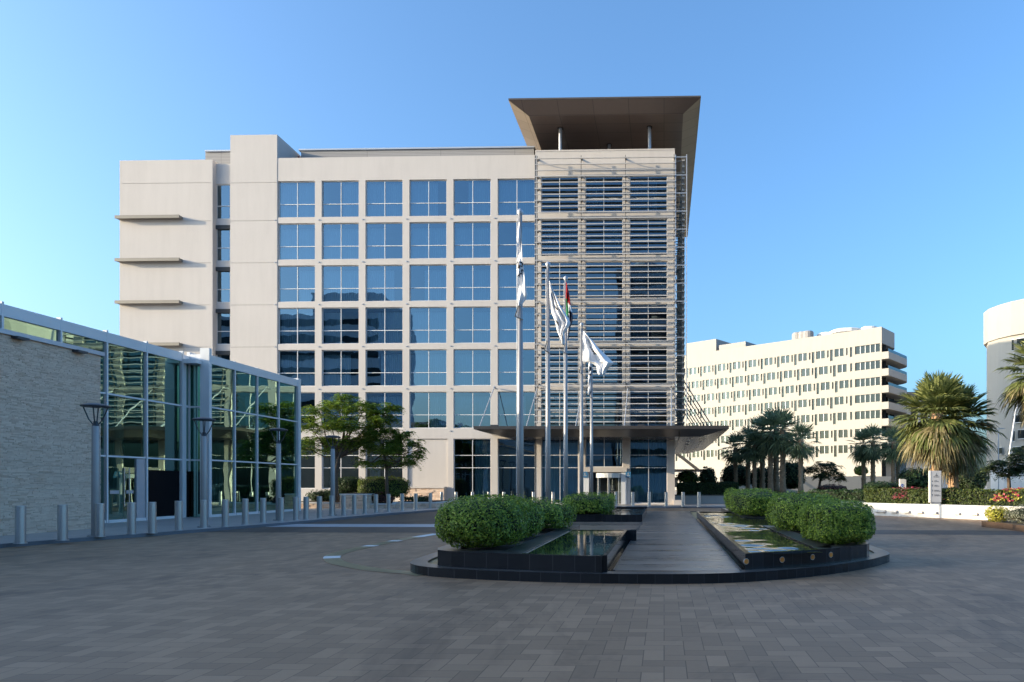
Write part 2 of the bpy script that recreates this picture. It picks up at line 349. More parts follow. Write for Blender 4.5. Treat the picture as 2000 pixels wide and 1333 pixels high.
def leaves(P, Nn, size, aspect=.5, tilt=.7, jit=.35):
    """leaf rhombs at points P roughly facing Nn"""
    n = len(P); nn = Nn+rng.normal(0, tilt, (n, 3)); nn /= np.linalg.norm(nn, axis=1, keepdims=True)+1e-9
    a, b = rot_mat(nn, rng.uniform(0, 2*np.pi, n), n)
    L = (size*(1+rng.uniform(-jit, jit, n)))[:, None]; W = L*aspect
    return np.stack([P-a*L*.5, P+b*W*.5+nn*L*.06, P+a*L*.5, P-b*W*.5+nn*L*.06], 1)
# ================================================================== HOTEL
F = 52.0
hotel = thing('hotel_building', (-15, F, 0), 'seven storey beige hotel with square windows, louvred tower and overhanging brown roof', 'hotel')
Xf = lambda px: PY(px, 600, F)[0]
Zf = lambda py: PY(1008, py, F)[1]
def TF(Y, Z0=0): return lambda u, v, w: (u, Y+w, v)
# --- columns and rows
c0, c5 = Xf(543), Xf(972); pit = (c5-c0)/5; ww = Xf(615)-c0
cols = [c0+i*pit for i in range(6)]
t0, t2 = Xf(1057), Xf(1230); tcols = [t0+(t2-t0)/2*i for i in range(3)]; tw = Xf(1130)-t0
rt = [Zf(349+83.2*i) for i in range(6)]; rh = Zf(349)-Zf(420.5); rows = [(z-rh, z) for z in rt]
gz0, gz1 = .18, Zf(857); tr1, tr2 = Zf(914), Zf(889.5)
DEP = .22
holes = [(c, c+ww, a, b, DEP) for c in cols for a, b in rows]
holes += [(cols[i], cols[i]+ww, gz0 if i > 3 else Zf(955), gz1, DEP) for i in (0, 1, 2, 4, 5)]
holes += [(cols[3]-.15, cols[3]+ww+.1, Zf(952), Zf(857), .09, True)]
x_slotL, x_slotR, x_b2R, x_left, x_tL, x_tR = Xf(414), Xf(450), Xf(541), Xf(236), Xf(1046.5), Xf(1318)
z_par, z_left, z_b2, z_tow = Zf(304.5), Zf(306), PY(500, 264, F)[1], Zf(295)
zg = [Zf(y) for y in (352, 427, 510, 593, 676)]
G = .025
def grooves(a, b): return [(a, b, z-.02, z+.025, G, True) for z in zg]
w = MB()
w.wall(TF(F), x_b2R+.02, x_tL, 0, z_par, holes, 'plaster')                                  # bay field
w.wall(TF(F-.02), x_slotR, x_b2R+.02, 0, z_b2, grooves(x_slotR, x_b2R+.02), 'plaster')        # stair shaft
w.wall(TF(F-.12), x_left, x_slotL, 0, z_left, grooves(x_left, x_slotL), 'plaster')            # left block
w.box(x_slotL-.001, x_slotL+.12, F-.118, F+.5, 0, z_left, 'plaster')
slot_rows = [(PY(435, y1, F+.3)[1], PY(435, y0, F+.3)[1]) for y0, y1 in ((360, 428), (441, 510), (523, 591), (605, 673), (686, 755), (768, 836))]
sx0, sx1 = PY(421.5, 600, F+.3)[0], PY(449, 600, F+.3)[0]
w.wall(TF(F+.3), x_slotL+.1, x_slotR+.02, 0, z_left-.15, [(sx0, sx1, a, b, .16) for a, b in slot_rows], 'plaster')
w.box(x_b2R-.02, x_b2R+.02, F-.018, F+9.5, z_par-.3, z_b2, 'plaster')                        # stair shaft return above the roof
w.box(x_slotR, x_slotR+.05, F-.018, F+9.5, 0, z_b2, 'plaster'); w.box(x_slotR+.05, x_b2R-.02, F, F+9.5, z_b2-.25, z_b2-.2, 'plaster')
w.box(x_slotR+.05, x_b2R-.02, F+9.2, F+9.5, 0, z_b2-.26, 'plaster')
w.box(x_left, x_left+.2, F-.119, F+16, 0, z_left, 'plaster')                                   # west flank
w.box(x_left, x_tL, F+16, F+16.3, 0, z_par, 'plaster')
w.box(x_b2R+.03, x_tL, F+.01, F+.3, z_par, z_par+.05, 'plaster'); w.box(x_left+.2, x_slotL, F-.11, F+.2, z_left-.3, z_left-.02, 'plaster')
w.build('wall', hotel)
# grooves/roof deck
r = MB(); r.box(x_left+.2, x_slotR, F+.5, F+16, z_left-.8, z_left-.6, 'asphalt'); r.box(x_b2R+.03, x_tL, F+.3, F+16, z_par-.8, z_par-.6, 'asphalt')
ro = r.build('roof', hotel)
q = MB()
zq0, zq1 = PY(800, 303.5, F+2.6)[1], PY(800, 292.5, F+2.6)[1]
q.box(PY(588, 300, F+2.6)[0], PY(1043, 300, F+2.6)[0], F+2.6, F+12, z_par-.6, zq1, 'penthouse'); q.box(PY(583, 300, F+2.5)[0], PY(1044, 300, F+2.5)[0], F+2.5, F+12.1, zq1, zq1+.12, 'frame_grey')
q.box(PY(401, 300, F+2.6)[0], x_slotR, F+2.6, F+12, z_left-.6, zq1, 'penthouse'); q.box(PY(400, 300, F+2.5)[0], x_slotR, F+2.5, F+12.1, zq1, zq1+.12, 'frame_grey')
q.build('rooftop_plant_screen', hotel)
q = MB(); xr = x_b2R+.06
q.tube([(xr+.05, F+2.9, z_par-.5), (xr+.05, F+2.9, z_b2-.35), (xr+.05, F+9, z_b2-.35)], .07, 'redpipe', 8); q.tube([(xr+.05, F+9, z_b2-.35), (xr+.05, F+9, z_par)], .07, 'redpipe', 8)
q.build('red_pipe', hotel)
# --- tower
twr = MB(); TY = F-.06
tholes = [(c, c+tw, a, b, DEP) for c in tcols for a, b in rows[:]]
tholes = [(a, b, c+.1, d+.1, e) for a, b, c, d, e in tholes]
tholes += [(tcols[0], tcols[0]+tw, gz0, gz1, DEP), (tcols[2], tcols[2]+tw, gz0, gz1, DEP), (tcols[1], tcols[1]+tw, Zf(913), gz1, DEP),
           (Xf(1148), Xf(1216), gz0, Zf(923), 1.4)]
twr.wall(TF(TY), x_tL, x_tR, 0, z_tow, tholes, 'plaster')
LT = 24.0
def TE(u, v, w_): return (x_tR-w_, u, v)
twr.wall(TE, TY, TY+LT, 0, z_tow, [(TY+1.6+3.4*i, TY+1.6+3.4*i+tw, a+.1, b+.1, .2) for i in range(6) for a, b in rows]+[(TY+1.6+3.4*i, TY+1.6+3.4*i+tw, .2, gz1, .2) for i in range(6)], 'plaster')
twr.box(x_tL-.03, x_tL, TY-.0, F+12, z_par-.1, z_tow, 'plaster'); twr.box(x_tL, x_tR, TY+LT, TY+LT+.3, 0, z_tow, 'plaster')
twr.box(x_tL, x_tR-.05, TY+.35, TY+LT, z_tow-1.0, z_tow-.8, 'asphalt')
twr.box(x_tL, x_tR, TY-.03, TY-.002, z_tow-.12, z_tow-.02, 'plaster')
twr.build('tower_wall', hotel)
q = MB(); q.box(x_tL-.06, x_tL-.01, TY-.02, TY+.05, 0, z_tow-.4, 'bracket'); q.build('expansion_joint', hotel)
# dark rooms behind the windows
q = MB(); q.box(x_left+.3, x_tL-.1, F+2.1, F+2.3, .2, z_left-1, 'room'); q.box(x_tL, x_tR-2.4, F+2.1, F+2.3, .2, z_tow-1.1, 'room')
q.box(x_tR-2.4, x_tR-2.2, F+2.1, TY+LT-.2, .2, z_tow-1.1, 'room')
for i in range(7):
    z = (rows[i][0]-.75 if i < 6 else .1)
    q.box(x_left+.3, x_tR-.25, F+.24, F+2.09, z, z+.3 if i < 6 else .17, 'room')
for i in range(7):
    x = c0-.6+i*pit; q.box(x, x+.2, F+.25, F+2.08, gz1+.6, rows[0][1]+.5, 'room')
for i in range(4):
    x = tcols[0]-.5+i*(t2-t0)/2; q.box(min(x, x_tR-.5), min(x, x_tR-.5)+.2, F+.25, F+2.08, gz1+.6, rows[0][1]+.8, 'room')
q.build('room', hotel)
# unseen block added behind the tower to shade the far right building
q = MB(); q.box(-9, x_tR-2.2, 85, 102, 0, 36, 'plaster'); q.box(-8.9, x_tR-2.3, 85.1, 101.9, 36, 36.1, 'asphalt'); q.build('added_shade_block', hotel)
# --- windows: frame > pane, curtain
def window_meshes(wd, ht, vs, hs, fr=.055, mull=.045, yoff=.0):
    f = MB()
    f.box(0, wd, 0, .07, 0, fr, 'frame_white'); f.box(0, wd, 0, .07, ht-fr, ht, 'frame_white')
    f.box(0, fr, .001, .069, fr, ht-fr, 'frame_white'); f.box(wd-fr, wd, .001, .069, fr, ht-fr, 'frame_white')
    for x in vs: f.box(x-mull/2, x+mull/2, -.01, .06, fr, ht-fr, 'frame_white')
    for z in hs: f.box(fr, wd-fr, -.012, .058, z-mull/2, z+mull/2, 'frame_white')
    p = MB(); p.face([(fr, .03, fr), (wd-fr, .03, fr), (wd-fr, .03, ht-fr), (fr, .03, ht-fr)], 'glass'); return f, p
def curtain(x0, x1, z0, z1, y, mat='curtain', per=.16, amp=.035):
    c = MB(); n = max(4, int((x1-x0)/per*4)); X = [x0+(x1-x0)*i/n for i in range(n+1)]
    Y = [y+amp*math.sin(i*math.pi/2+.4*math.sin(i*.7))+amp*.5*math.sin(i*.31) for i in range(n+1)]
    for i in range(n): c.face([(X[i], Y[i], z0), (X[i+1], Y[i+1], z0), (X[i+1], Y[i+1], z1), (X[i], Y[i], z1)], mat)
    return c
wht = rh
wf, wp = window_meshes(ww, wht, [ww*.505], [wht*.37]); fm, pm = wf.mesh('window_frame'), wp.mesh('window_pane')
tf, tp = window_meshes(tw, wht, [tw*.49], [wht*.40]); tp.mats = ['glass_tower']; tfm, tpm = tf.mesh('tower_window_frame'), tp.mesh('tower_window_pane')
cms = []
for fr_ in ((0, 1), (0, .5), (.5, 1), (.35, 1), (0, .72)):
    cms.append(curtain(ww*fr_[0]+.02, ww*fr_[1]-.02, .02, wht-.05, .32).mesh('curtain'))
def put(name, me, loc, parent):
    o = bpy.data.objects.new(name, me); COL.objects.link(o); o.parent = parent; o.location = Vector(loc)-wloc(parent); return o
def put_window(fme, pme, x, y, z, cur=None):
    o = put('window', fme, (x, y, z), hotel); put('pane', pme, (x, y, z), o)
    if cur is not None: put('curtain', cur, (x, y, z), o)
for i, c in enumerate(cols):
    for j, (a, b) in enumerate(rows):
        put_window(fm, pm, c, F+.13, a, cms[(0, 0, 3, 0, 0, 2, 4, 0, 1)[(i*5+j*7) % 9]])
for i, c in enumerate(tcols):
    for j, (a, b) in enumerate(rows): put_window(tfm, tpm, c, TY+.13, a+.1, cms[(3, 0, 1, 2, 4)[(i*2+j) % 5]] if (i+j) % 3 else None)
sw, sh = sx1-sx0, slot_rows[0][1]-slot_rows[0][0]
sf, sp_ = window_meshes(sw, sh, [], [sh*.38]); sfm, spm = sf.mesh('slot_window_frame'), sp_.mesh('slot_window_pane')
for a, b in slot_rows: put_window(sfm, spm, sx0, F+.38, a)
def big(x, z0, wd, z1, mats_cur, y=F+.13, skip=None):
    ht = z1-z0; f, p = window_meshes(wd, ht, [wd*.5], [tr1-z0, tr2-z0]); p.mats = ['glass_dark']
    put_window(f.mesh('lobby_window_frame'), p.mesh('lobby_window_pane'), x, y, z0, mats_cur)
dr = [curtain(.05, .9, .02, 4.8, .5, per=.2).mesh('drape'), curtain(1.5, ww-.05, .02, 4.8, .5, per=.2).mesh('drape'), curtain(.05, ww-.05, .02, 4.8, .6, per=.24).mesh('drape')]
big(cols[4], gz0, ww, gz1, dr[1]); big(cols[5], gz0, ww, gz1, None)
for i in (0, 1, 2): big(cols[i], Zf(955), ww, gz1, dr[0] if i != 1 else None)
big(tcols[0], gz0, tw, gz1, dr[2], TY+.13); big(tcols[2], gz0, tw, gz1, dr[2], TY+.13)
f, p = window_meshes(tw, gz1-Zf(913), [tw*.5], [tr2-Zf(913)]); p.mats = ['glass_dark']
put_window(f.mesh('lobby_window_frame'), p.mesh('lobby_window_pane'), tcols[1], TY+.13, Zf(913), None)
# east windows (seen edge on)
ef = MB()
for i in range(6):
    for a, b in rows+[(.1, gz1-.1)]:
        y = TY+1.6+3.4*i; ef.face([(x_tR-.15, y, a+.1), (x_tR-.15, y+tw, a+.1), (x_tR-.15, y+tw, b+.1), (x_tR-.15, y, b+.1)], 'glass')
ef.build('side_glazing', hotel)
# wall studs
q = MB()
for i in range(6):
    for j in range(6):
        x = cols[i]-.23*1.0; z = rows[j][0]-.22
        q.tube([(x, F+.01, z), (x, F-.05, z)], .05, 'frame_grey', 8)
q.build('wall_stud', hotel)
# plinth of rough stone by the planters
q = MB(); xp0, xp1 = Xf(786), Xf(872)
def stones(mb, T, u0, u1, v0, v1, h=.07, l=.3, prot=.05, mat='ledger'):
    v = v0
    while v < v1-.02:
        hh = min(h*random.uniform(.55, 1.35), v1-v); u = u0-random.uniform(0, l)
        while u < u1:
            ll = l*random.uniform(.5, 1.7); a, b = max(u, u0)+.003, min(u+ll, u1)-.003
            if b > a+.01: mb.box(a, b, -random.uniform(.005, prot), .06, v+.002, v+hh-.003, mat, lambda x, y, z: T(x, z, y))
            u += ll
        v += hh
q.box(xp0, xp1, F-.55, F-.001, 0, Zf(954), 'plaster'); stones(q, lambda u, v, w_: (u, F-.56+w_, v), xp0, xp1, .0, Zf(954), .12, .35)
q.box(xp0-.05, xp1+.05, F-.66, F-.002, Zf(954), Zf(951), 'plaster')
q.build('stone_plinth', hotel)
# taupe ledges on the left block
for y in (425, 508, 590, 672, 755):
    q = MB(); z = PY(290, y+2.5, F-.12)[1]; xa, xb = x_left-.02, PY(357, y, F-.12)[0]
    q.box(xa, xb, F-.55, F-.121, z-.10, z+.10, 'ledge'); q.box(xa-.02, xb+.02, F-.57, F-.50, z-.13, z+.11, 'ledge'); q.build('wall_ledge', hotel)
# --- louvre screen
SY = F-.85
slz = [PY(1180, 308+11.73*i, SY)[1] for i in range(45)]
q = MB(); xsL, xsR = x_tL+.05, x_tR+.02
for z in slz:
    P = [(SY, z-.035), (SY+.02, z+.03), (SY+.2, z+.055), (SY+.2, z+.02), (SY+.04, z-.04)]
    b = len(q.v)
    for x in (xsL, xsR): q.v += [(x, y, zz) for y, zz in P]
    i = q.m('slat')
    for k in range(5): q.f.append((b+k, b+(k+1) % 5, b+5+(k+1) % 5, b+5+k)); q.mi.append(i)
    q.f += [tuple(b+k for k in range(5)), tuple(b+5+k for k in range(4, -1, -1))]; q.mi += [i, i]
q.build('louvre_screen', hotel)
for px in (1048.5, 1134.5, 1221.5, 1316.5):
    q = MB(); x = PY(px, 560, SY)[0]
    q.box(x-.02, x+.02, SY+.14, SY+.22, slz[-1]-.1, slz[0]+.25, 'bracket')
    for k, z in enumerate(slz):
        if k % 7 in (0, 3, 5): q.tube([(x, SY+.2, z+.0), (x, SY+.45, z-.03), (x, SY+.65, z+.08), (x, F-.05, z+.28)], [.035, .04, .045, .05], 'slat' if px > 1300 else 'bracket', 5)
    q.build('screen_support', hotel)
q = MB(); xe = x_tR+.55
for z in slz:
    q.box(xe, xe+.2, SY+.6, TY+LT-1, z-.03, z+.045, 'slat')
q.build('side_louvre_screen', hotel)
for k in range(8):
    q = MB(); y = SY+.75+k*3.2
    q.box(xe+.02, xe+.1, y, y+.06, slz[-1]-.1, slz[0]+.2, 'bracket')
    for z in slz[::2]: q.box(x_tR, xe+.02, y, y+.05, z-.02, z+.05, 'bracket')
    q.build('screen_support', hotel)
q = MB(); q.box(xe+.3, xe+.36, SY+.1, SY+.16, slz[-1], slz[0]+.2, 'frame_grey'); q.box(x_tR+.02, x_tR+.08, SY+.1, SY+.16, slz[-1], slz[0]+.2, 'frame_grey')
for z in slz[::3]: q.box(x_tR+.08, xe+.3, SY+.11, SY+.15, z, z+.05, 'frame_grey')
q.build('corner_ladder_frame', hotel)
# --- tower roof: thin rim, sloping strips, flat soffit
DF, DB = 49.5, 77.5
xa, za = PY(993, 195.5, DF); xb, zb = PY(1369, 191.5, DF); zr = (za+zb)/2
IN, DZ = 1.25, .5
rf = MB(); a0, a1, b0, b1 = xa, xb, DF, DB
i0, i1, j0, j1 = a0+IN, a1-IN, b0+IN, b1-IN; zs = zr-DZ
rf.box(a0, a1, b0, b1, zr+.02, zr+.14, 'rim')
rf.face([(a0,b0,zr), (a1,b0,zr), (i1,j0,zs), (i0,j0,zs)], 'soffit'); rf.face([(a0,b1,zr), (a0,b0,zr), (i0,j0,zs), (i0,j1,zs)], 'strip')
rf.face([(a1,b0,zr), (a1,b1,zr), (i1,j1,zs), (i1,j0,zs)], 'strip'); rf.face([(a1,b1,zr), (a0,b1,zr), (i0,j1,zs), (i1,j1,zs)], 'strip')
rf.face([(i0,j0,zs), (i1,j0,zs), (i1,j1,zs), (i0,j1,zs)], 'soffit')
roof = rf.build('roof_canopy', hotel)
for px, Y in ((1094.5, 52.55), (1268.5, 52.55), (1104, 56.5), (1190, 55.2), (1290, 58)):
    q = MB(); x = PY(px, 270, Y)[0]; q.tube([(x, Y, z_tow-.8), (x, Y, zs+.01)], .13, 'frame_grey', 14); q.lathe([(.22, zs-.06), (.22, zs)], 'rim', (x, Y, 0), 14); q.build('roof_column', hotel)
q = MB(); q.box(PY(1100, 290, 66)[0], PY(1245, 290, 66)[0], 66, 72, z_tow-.8, PY(1180, 285, 66)[1], 'penthouse'); q.build('roof_plant_room', hotel)
# --- entrance canopy
CF = 47.0
xa, zc = PY(925, 835.5, CF); xb, _ = PY(1424, 835.5, CF); CB = 76.0
can = MB(); zc1 = zc+.1; zc0 = zc-.12; zi = gz1-.12
def ringcan(mb, a0, a1, b0, b1, ins):
    mb.box(a0, a1, b0, b1, zc0, zc1, 'canopy')
    i0, i1, j0, j1 = a0+ins*1.3, a1-.05, b0+ins, b1
    mb.face([(a0+.05,b0+.05,zc0-.01), (a1-.05,b0+.05,zc0-.01), (i1,j0,zi), (i0,j0,zi)], 'canopy'); mb.face([(a0+.05,b1,zc0-.01), (a0+.05,b0+.05,zc0-.01), (i0,j0,zi), (i0,j1,zi)], 'canopy')
    mb.face([(i0,j0,zi), (i1,j0,zi), (i1,j1,zi), (i0,j1,zi)], 'canopy_under')
ringcan(can, xa, x_tR+.3, CF, F-.07, 1.5)
can.box(x_tR+.3, xb, CF, CB, zc0, zc1, 'canopy')
e0 = x_tR+.3
can.face([(e0, CF+.05, zc0-.01), (xb-.05, CF+.05, zc0-.01), (xb-1.9, CF+1.5, zi), (e0, CF+1.5, zi)], 'canopy')
can.face([(xb-.05, CF+.05, zc0-.01), (xb-.05, CB, zc0-.01), (xb-1.9, CB, zi), (xb-1.9, CF+1.5, zi)], 'canopy_under')
can.face([(e0, CF+1.5, zi), (xb-1.9, CF+1.5, zi), (xb-1.9, CB, zi), (e0, CB, zi)], 'canopy_under')
can.box(x_tR+.02, x_tR+.28, F, CB, zi, zc0, 'canopy')
canopy = can.build('entrance_canopy', hotel)
for px in (968, 1052, 1140, 1227, 1311):
    q = MB(); x, z = PY(px, 758, F-.12); x2 = x-.05
    q.tube([(x, F-.1, z), (x, F-.55, z+.05)], .05, 'frame_grey', 6); q.tube([(x, F-.5, z+.04), (x2, CF+.5, zc1)], .04, 'frame_grey', 6); q.build('tie_rod', canopy)
for k in range(7):
    q = MB(); y = F+.6+k*2.6; x = x_tR+.75
    q.tube([(x, y, Zf(745)), (xb-.5, y, zc1)], .045, 'bracket', 6); q.build('tie_rod', canopy)
for px in (965, 1118, 1252):
    q = MB(); x = PY(px, 828, 49.5)[0]; q.box(x-.25, x+.25, 49.4, 49.8, zc1+.12, zc1+.3, 'lamp_dark'); q.tube([(x, 49.6, zc1), (x, 49.6, zc1+.13)], .05, 'lamp_dark', 6); q.build('floodlight', canopy)
# recessed soffit lights under the drop-off canopy
q = MB()
for y in np.linspace(50, 70, 6):
    for x in (e0+.8, e0+1.8): q.lathe([(.14, zi-.03), (.14, zi-.005)], 'frame_white', (x, y, 0), 12)
q.build('downlight', canopy)
# second, lower canopy along the flank
q = MB(); y2 = 80.0; xL, z2 = PY(1310, 917, y2); xR = PY(1383, 917, y2)[0]
q.box(xL, xR, y2, y2+8, z2-.2, z2, 'canopy'); q.box(xL, xL+.3, y2+1, y2+2, 0, z2-.21, 'plaster')
for k in range(6): q.tube([(xL+.4, y2+.6+k*1.2, z2+2.3), (xR-1.0, y2+.6+k*1.2, z2)], .05, 'bracket', 5)
q.build('rear_canopy', hotel)
# --- revolving door
rd = bpy.data.objects.new('revolving_door', None); COL.objects.link(rd); rd.parent = hotel
cxr, cyr = PY(1190, 950, F+.6)[0], F+.5; rd.location = Vector((cxr, cyr, .17))-wloc(hotel)
q = MB(); rr = 1.02
arc = lambda a0, a1, r_, n=12: [(cxr+r_*math.cos(R(a0+(a1-a0)*i/n)), cyr+r_*math.sin(R(a0+(a1-a0)*i/n))) for i in range(n+1)]
q.prism(arc(0, 345, rr+.06, 23), 2.15, 2.5, 'curtain'); q.build('drum_fascia', rd)
q = MB()
for a in (140, 220, 320, 40, 270): x, y = cxr+rr*math.cos(R(a)), cyr+rr*math.sin(R(a)); q.tube([(x, y, .17), (x, y, 2.2)], .04, 'steel', 8)
q.tube([(cxr, cyr, .17), (cxr, cyr, 2.2)], .05, 'steel', 8)
for a in (20, 140, 260):
    x, y = cxr+.98*math.cos(R(a)), cyr+.98*math.sin(R(a))
    q.tube([(cxr, cyr, 1.1), (x, y, 1.1)], .025, 'steel', 6); q.tube([(cxr, cyr, .3), (x, y, .3)], .04, 'steel', 6)
q.build('door_frame', rd)
q = MB()
for a0_, a1_ in ((140, 220), (320, 400)):
    A = arc(a0_, a1_, rr)
    for p1, p2 in zip(A, A[1:]): q.face([(*p1, .18), (*p2, .18), (*p2, 2.14), (*p1, 2.14)], 'glass_clear')
for a in (20, 140, 260):
    x, y = cxr+.97*math.cos(R(a)), cyr+.97*math.sin(R(a)); q.face([(cxr, cyr, .2), (x, y, .2), (x, y, 2.12), (cxr, cyr, 2.12)], 'glass_clear')
q.build('glass_wing', rd)
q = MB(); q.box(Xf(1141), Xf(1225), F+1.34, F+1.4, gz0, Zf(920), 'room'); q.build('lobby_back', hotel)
q = MB(); x0 = Xf(1213); q.box(x0, x0+.42, TY-.1, TY-.004, .12, Zf(924), 'frame_white'); x0 = Xf(1138); q.box(x0, x0+.5, TY-.1, TY-.004, .12, Zf(924), 'frame_white'); q.box(Xf(1138), x0+3.38, TY-.12, TY-.006, Zf(922.5), Zf(915), 'plaster'); q.build('door_surround', hotel)
def small_text(txt, size, loc, rx, rz, mat, parent, name, depth=.004):
    cu = bpy.data.curves.new(name, 'FONT'); cu.body = txt; cu.size = size; cu.align_x = 'CENTER'; cu.align_y = 'CENTER'; cu.extrude = depth
    o = bpy.data.objects.new(name, cu); COL.objects.link(o); cu.materials.append(M[mat]); o.parent = parent
    o.location = Vector(loc)-(wloc(parent) if parent else Vector((0, 0, 0))); o.rotation_euler = (rx, 0, rz); return o
for px in (1227, 1142.5):
    q = MB(); x, z = PY(px, 927.5, TY-.1)
    q.box(x-.2, x+.2, TY-.16, TY-.122, z-.22, z+.22, 'blue_sign'); o = q.build('wall_sign', hotel)
    q = MB(); q.box(x-.03, x+.03, TY-.166, TY-.161, z+.02, z+.14, 'sign'); q.box(x-.07, x+.07, TY-.166, TY-.161, z+.0, z+.02, 'sign'); q.box(x-.13, x+.13, TY-.166, TY-.161, z-.1, z-.06, 'sign'); q.build('emblem', o)
# steps at the corner pier
q = MB(); q.box(x_tR-.1, x_tR+.75, F-.5, F+.6, .1, .45, 'plaster'); q.build('pier_base', hotel)
# chandelier behind the lobby glass
q = MB(); ch = thing('chandelier', (PY(1250, 870, F+1)[0], F+1.1, 4.9), 'pale hanging glass chandelier behind the lobby window right of the revolving door', 'chandelier')
cx_, cy_, cz_ = ch.location
for k in range(11):
    dx, dy = random.uniform(-.55, .55), random.uniform(-.3, .3); L = random.uniform(.7, 2.3)
    q.tube([(cx_+dx*.4, cy_+dy, 5.0), (cx_+dx, cy_+dy, 4.6), (cx_+dx*.9, cy_+dy, 4.9-L)], [.05, .07, .02], 'crystal', 5)
q.build('crystal_strand', ch)
q = MB(); q.lathe([(.3, 5.0), (.3, 5.06)], 'frame_white', (cx_, cy_, 0), 14); q.build('ceiling_plate', ch)
# ================================================================== PAVILION
XP, XQ, HP = -22.6, -21.65, 7.85
pav = thing('glass_pavilion', (XP, 28, .1), 'teal glass pavilion with white mullions and a sloping-looking white top rail', 'pavilion')
def ypx(px, X): return PX(px, X)
yl = [8.0, 12.0, 16.0, 20.0, ypx(2, XP), ypx(117, XP), ypx(207, XP), ypx(285, XP), ypx(355, XP)]
yr_ = [ypx(p_, XQ) for p_ in (408, 458, 502, 544, 580)]
T1, T2, T3 = 2.82, 5.35, 7.42
fr = MB()
for y in yl: fr.box(XP-.1, XP+.068, y-.04, y+.04, .1, HP+.06, 'frame_white')
for y in yr_[1:-1]: fr.box(XQ-.1, XQ+.05, y-.04, y+.04, .1, HP+.02, 'frame_white')
fr.box(XQ-.25, XQ+.1, yr_[-1]-.02, yr_[-1]+.26, .1, HP+.06, 'frame_white')
for a, b, X in [(yl[i], yl[i+1], XP) for i in range(len(yl)-1)]+[(yr_[i], yr_[i+1], XQ) for i in range(len(yr_)-1)]:
    for z in (T1, T2): fr.box(X-.05, X+.03, a+.05, b-.05 if b != yr_[-1] else b-.02, z-.035, z+.035, 'frame_white')
    fr.box(X-.06, X+.06, a+.08, b-.06 if b != yr_[-1] else b-.02, .1, .22, 'frame_white')
fr.box(XP-.25, XP+.06, yl[0], yl[-1]-.081, T3, HP-.02, 'frame_white'); fr.box(XQ-.25, XQ+.055, yr_[0], yr_[-1]-.02, T3, HP-.02, 'frame_white')
yc0, yc1 = yl[-1], yr_[0]; XR_ = XP; yg0, yg1 = ypx(362, XP), ypx(384, XP)
fr.box(XP-.1, XP+.05, yc0+.081, yg0-.001, .1, HP-.1, 'frame_white')
fr.box(XQ-.35, XQ+.1, yc1-.12, yc1+.06, .1, HP+.28, 'frame_white'); fr.box(XP+.07, XQ-.351, yc1-.05, yc1+.02, T3, HP, 'frame_white'); [fr.box(XP+.07, XQ-.351, yc1-.05, yc1+.02, z-.035, z+.035, 'frame_white') for z in (T1, T2)]; fr.box(XP-.08, XP+.06, yg1, yc1-.051, .1, HP+.1, 'frame_white')
fr.box(XR_-.2, XR_+.04, yg0, yg1-.001, T3, HP-.1, 'frame_white')
for z in (T1, T2): fr.box(XR_-.05, XR_+.04, yg0, yg1-.001, z-.05, z+.05, 'frame_white')
fr.build('mullion_frame', pav)
def panel(X, a, b, z0, z1):
    q = MB(); q.face([(X, a, z0), (X, b, z0), (X, b, z1), (X, a, z1)], 'glass_pav'); q.build('glass_panel', pav)
ydoor0, ydoor1 = yl[7]+.1, yl[8]-.1
for i in range(3, len(yl)-1):
    a, b = yl[i]+.08, yl[i+1]-.08
    panel(XP-.02, a, b, T1+.05, T2-.05); panel(XP-.02, a, b, T2+.05, T3)
    if i == len(yl)-2: panel(XP-.02, a, b, 2.3, T1-.05)
    elif i != len(yl)-3: panel(XP-.02, a, b, .22, T1-.05)
for i in range(len(yr_)-1):
    a, b = yr_[i]+.06, yr_[i+1]-.06
    for z0, z1 in ((.22, T1-.05), (T1+.05, T2-.05), (T2+.05, T3)): panel(XQ-.02, a, b, z0, z1)
for z0, z1 in ((2.3, T1-.05), (T1+.05, T2-.05), (T2+.05, T3)): panel(XR_-.02, yg0, yg1, z0, z1)
for z0, z1 in ((.12, T1-.04), (T1+.04, T2-.04), (T2+.04, T3)):
    q = MB(); q.face([(XP+.07, yc1-.02, z0), (XQ-.36, yc1-.02, z0), (XQ-.36, yc1-.02, z1), (XP+.07, yc1-.02, z1)], 'glass_pav'); q.build('glass_panel', pav)
# glazed double door with pull bars
dy0, dy1 = yl[6]+.1, yl[7]-.1; ym = (dy0+dy1)/2-.15
for a, b, s_ in ((dy0, ym, 1), (ym+.02, dy1-.5, -1)):
    q = MB(); q.face([(XP-.02, a, .2), (XP-.02, b, .2), (XP-.02, b, T1-.05), (XP-.02, a, T1-.05)], 'glass_pav'); d = q.build('glass_door', pav)
    hy = b-.12 if s_ > 0 else a+.12; q = MB()
    q.tube([(XP+.12, hy, .75), (XP+.12, hy, 2.35)], .022, 'steel', 8)
    for z in (.9, 2.2): q.tube([(XP-.02, hy, z), (XP+.12, hy, z)], .015, 'steel', 6)
    q.build('handle', d)
    q = MB(); q.box(XP-.01, XP, a+.1, b-.25 if s_ > 0 else b-.1, 1.28, 1.42, 'frame_grey'); q.build('push_plate', d)
q = MB(); q.box(XP-.05, XP+.03, dy1-.46, dy1, .1, T1-.06, 'frame_grey'); q.build('door_post', pav)
# black door recess
q = MB(); q.box(XP-.12, XP-.05, ydoor0, yl[8]-.09, .12, 2.28, 'black'); q.box(XR_-.02, XR_+.06, yg0, yg1-.01, .12, 2.28, 'black'); q.build('black_door', pav)
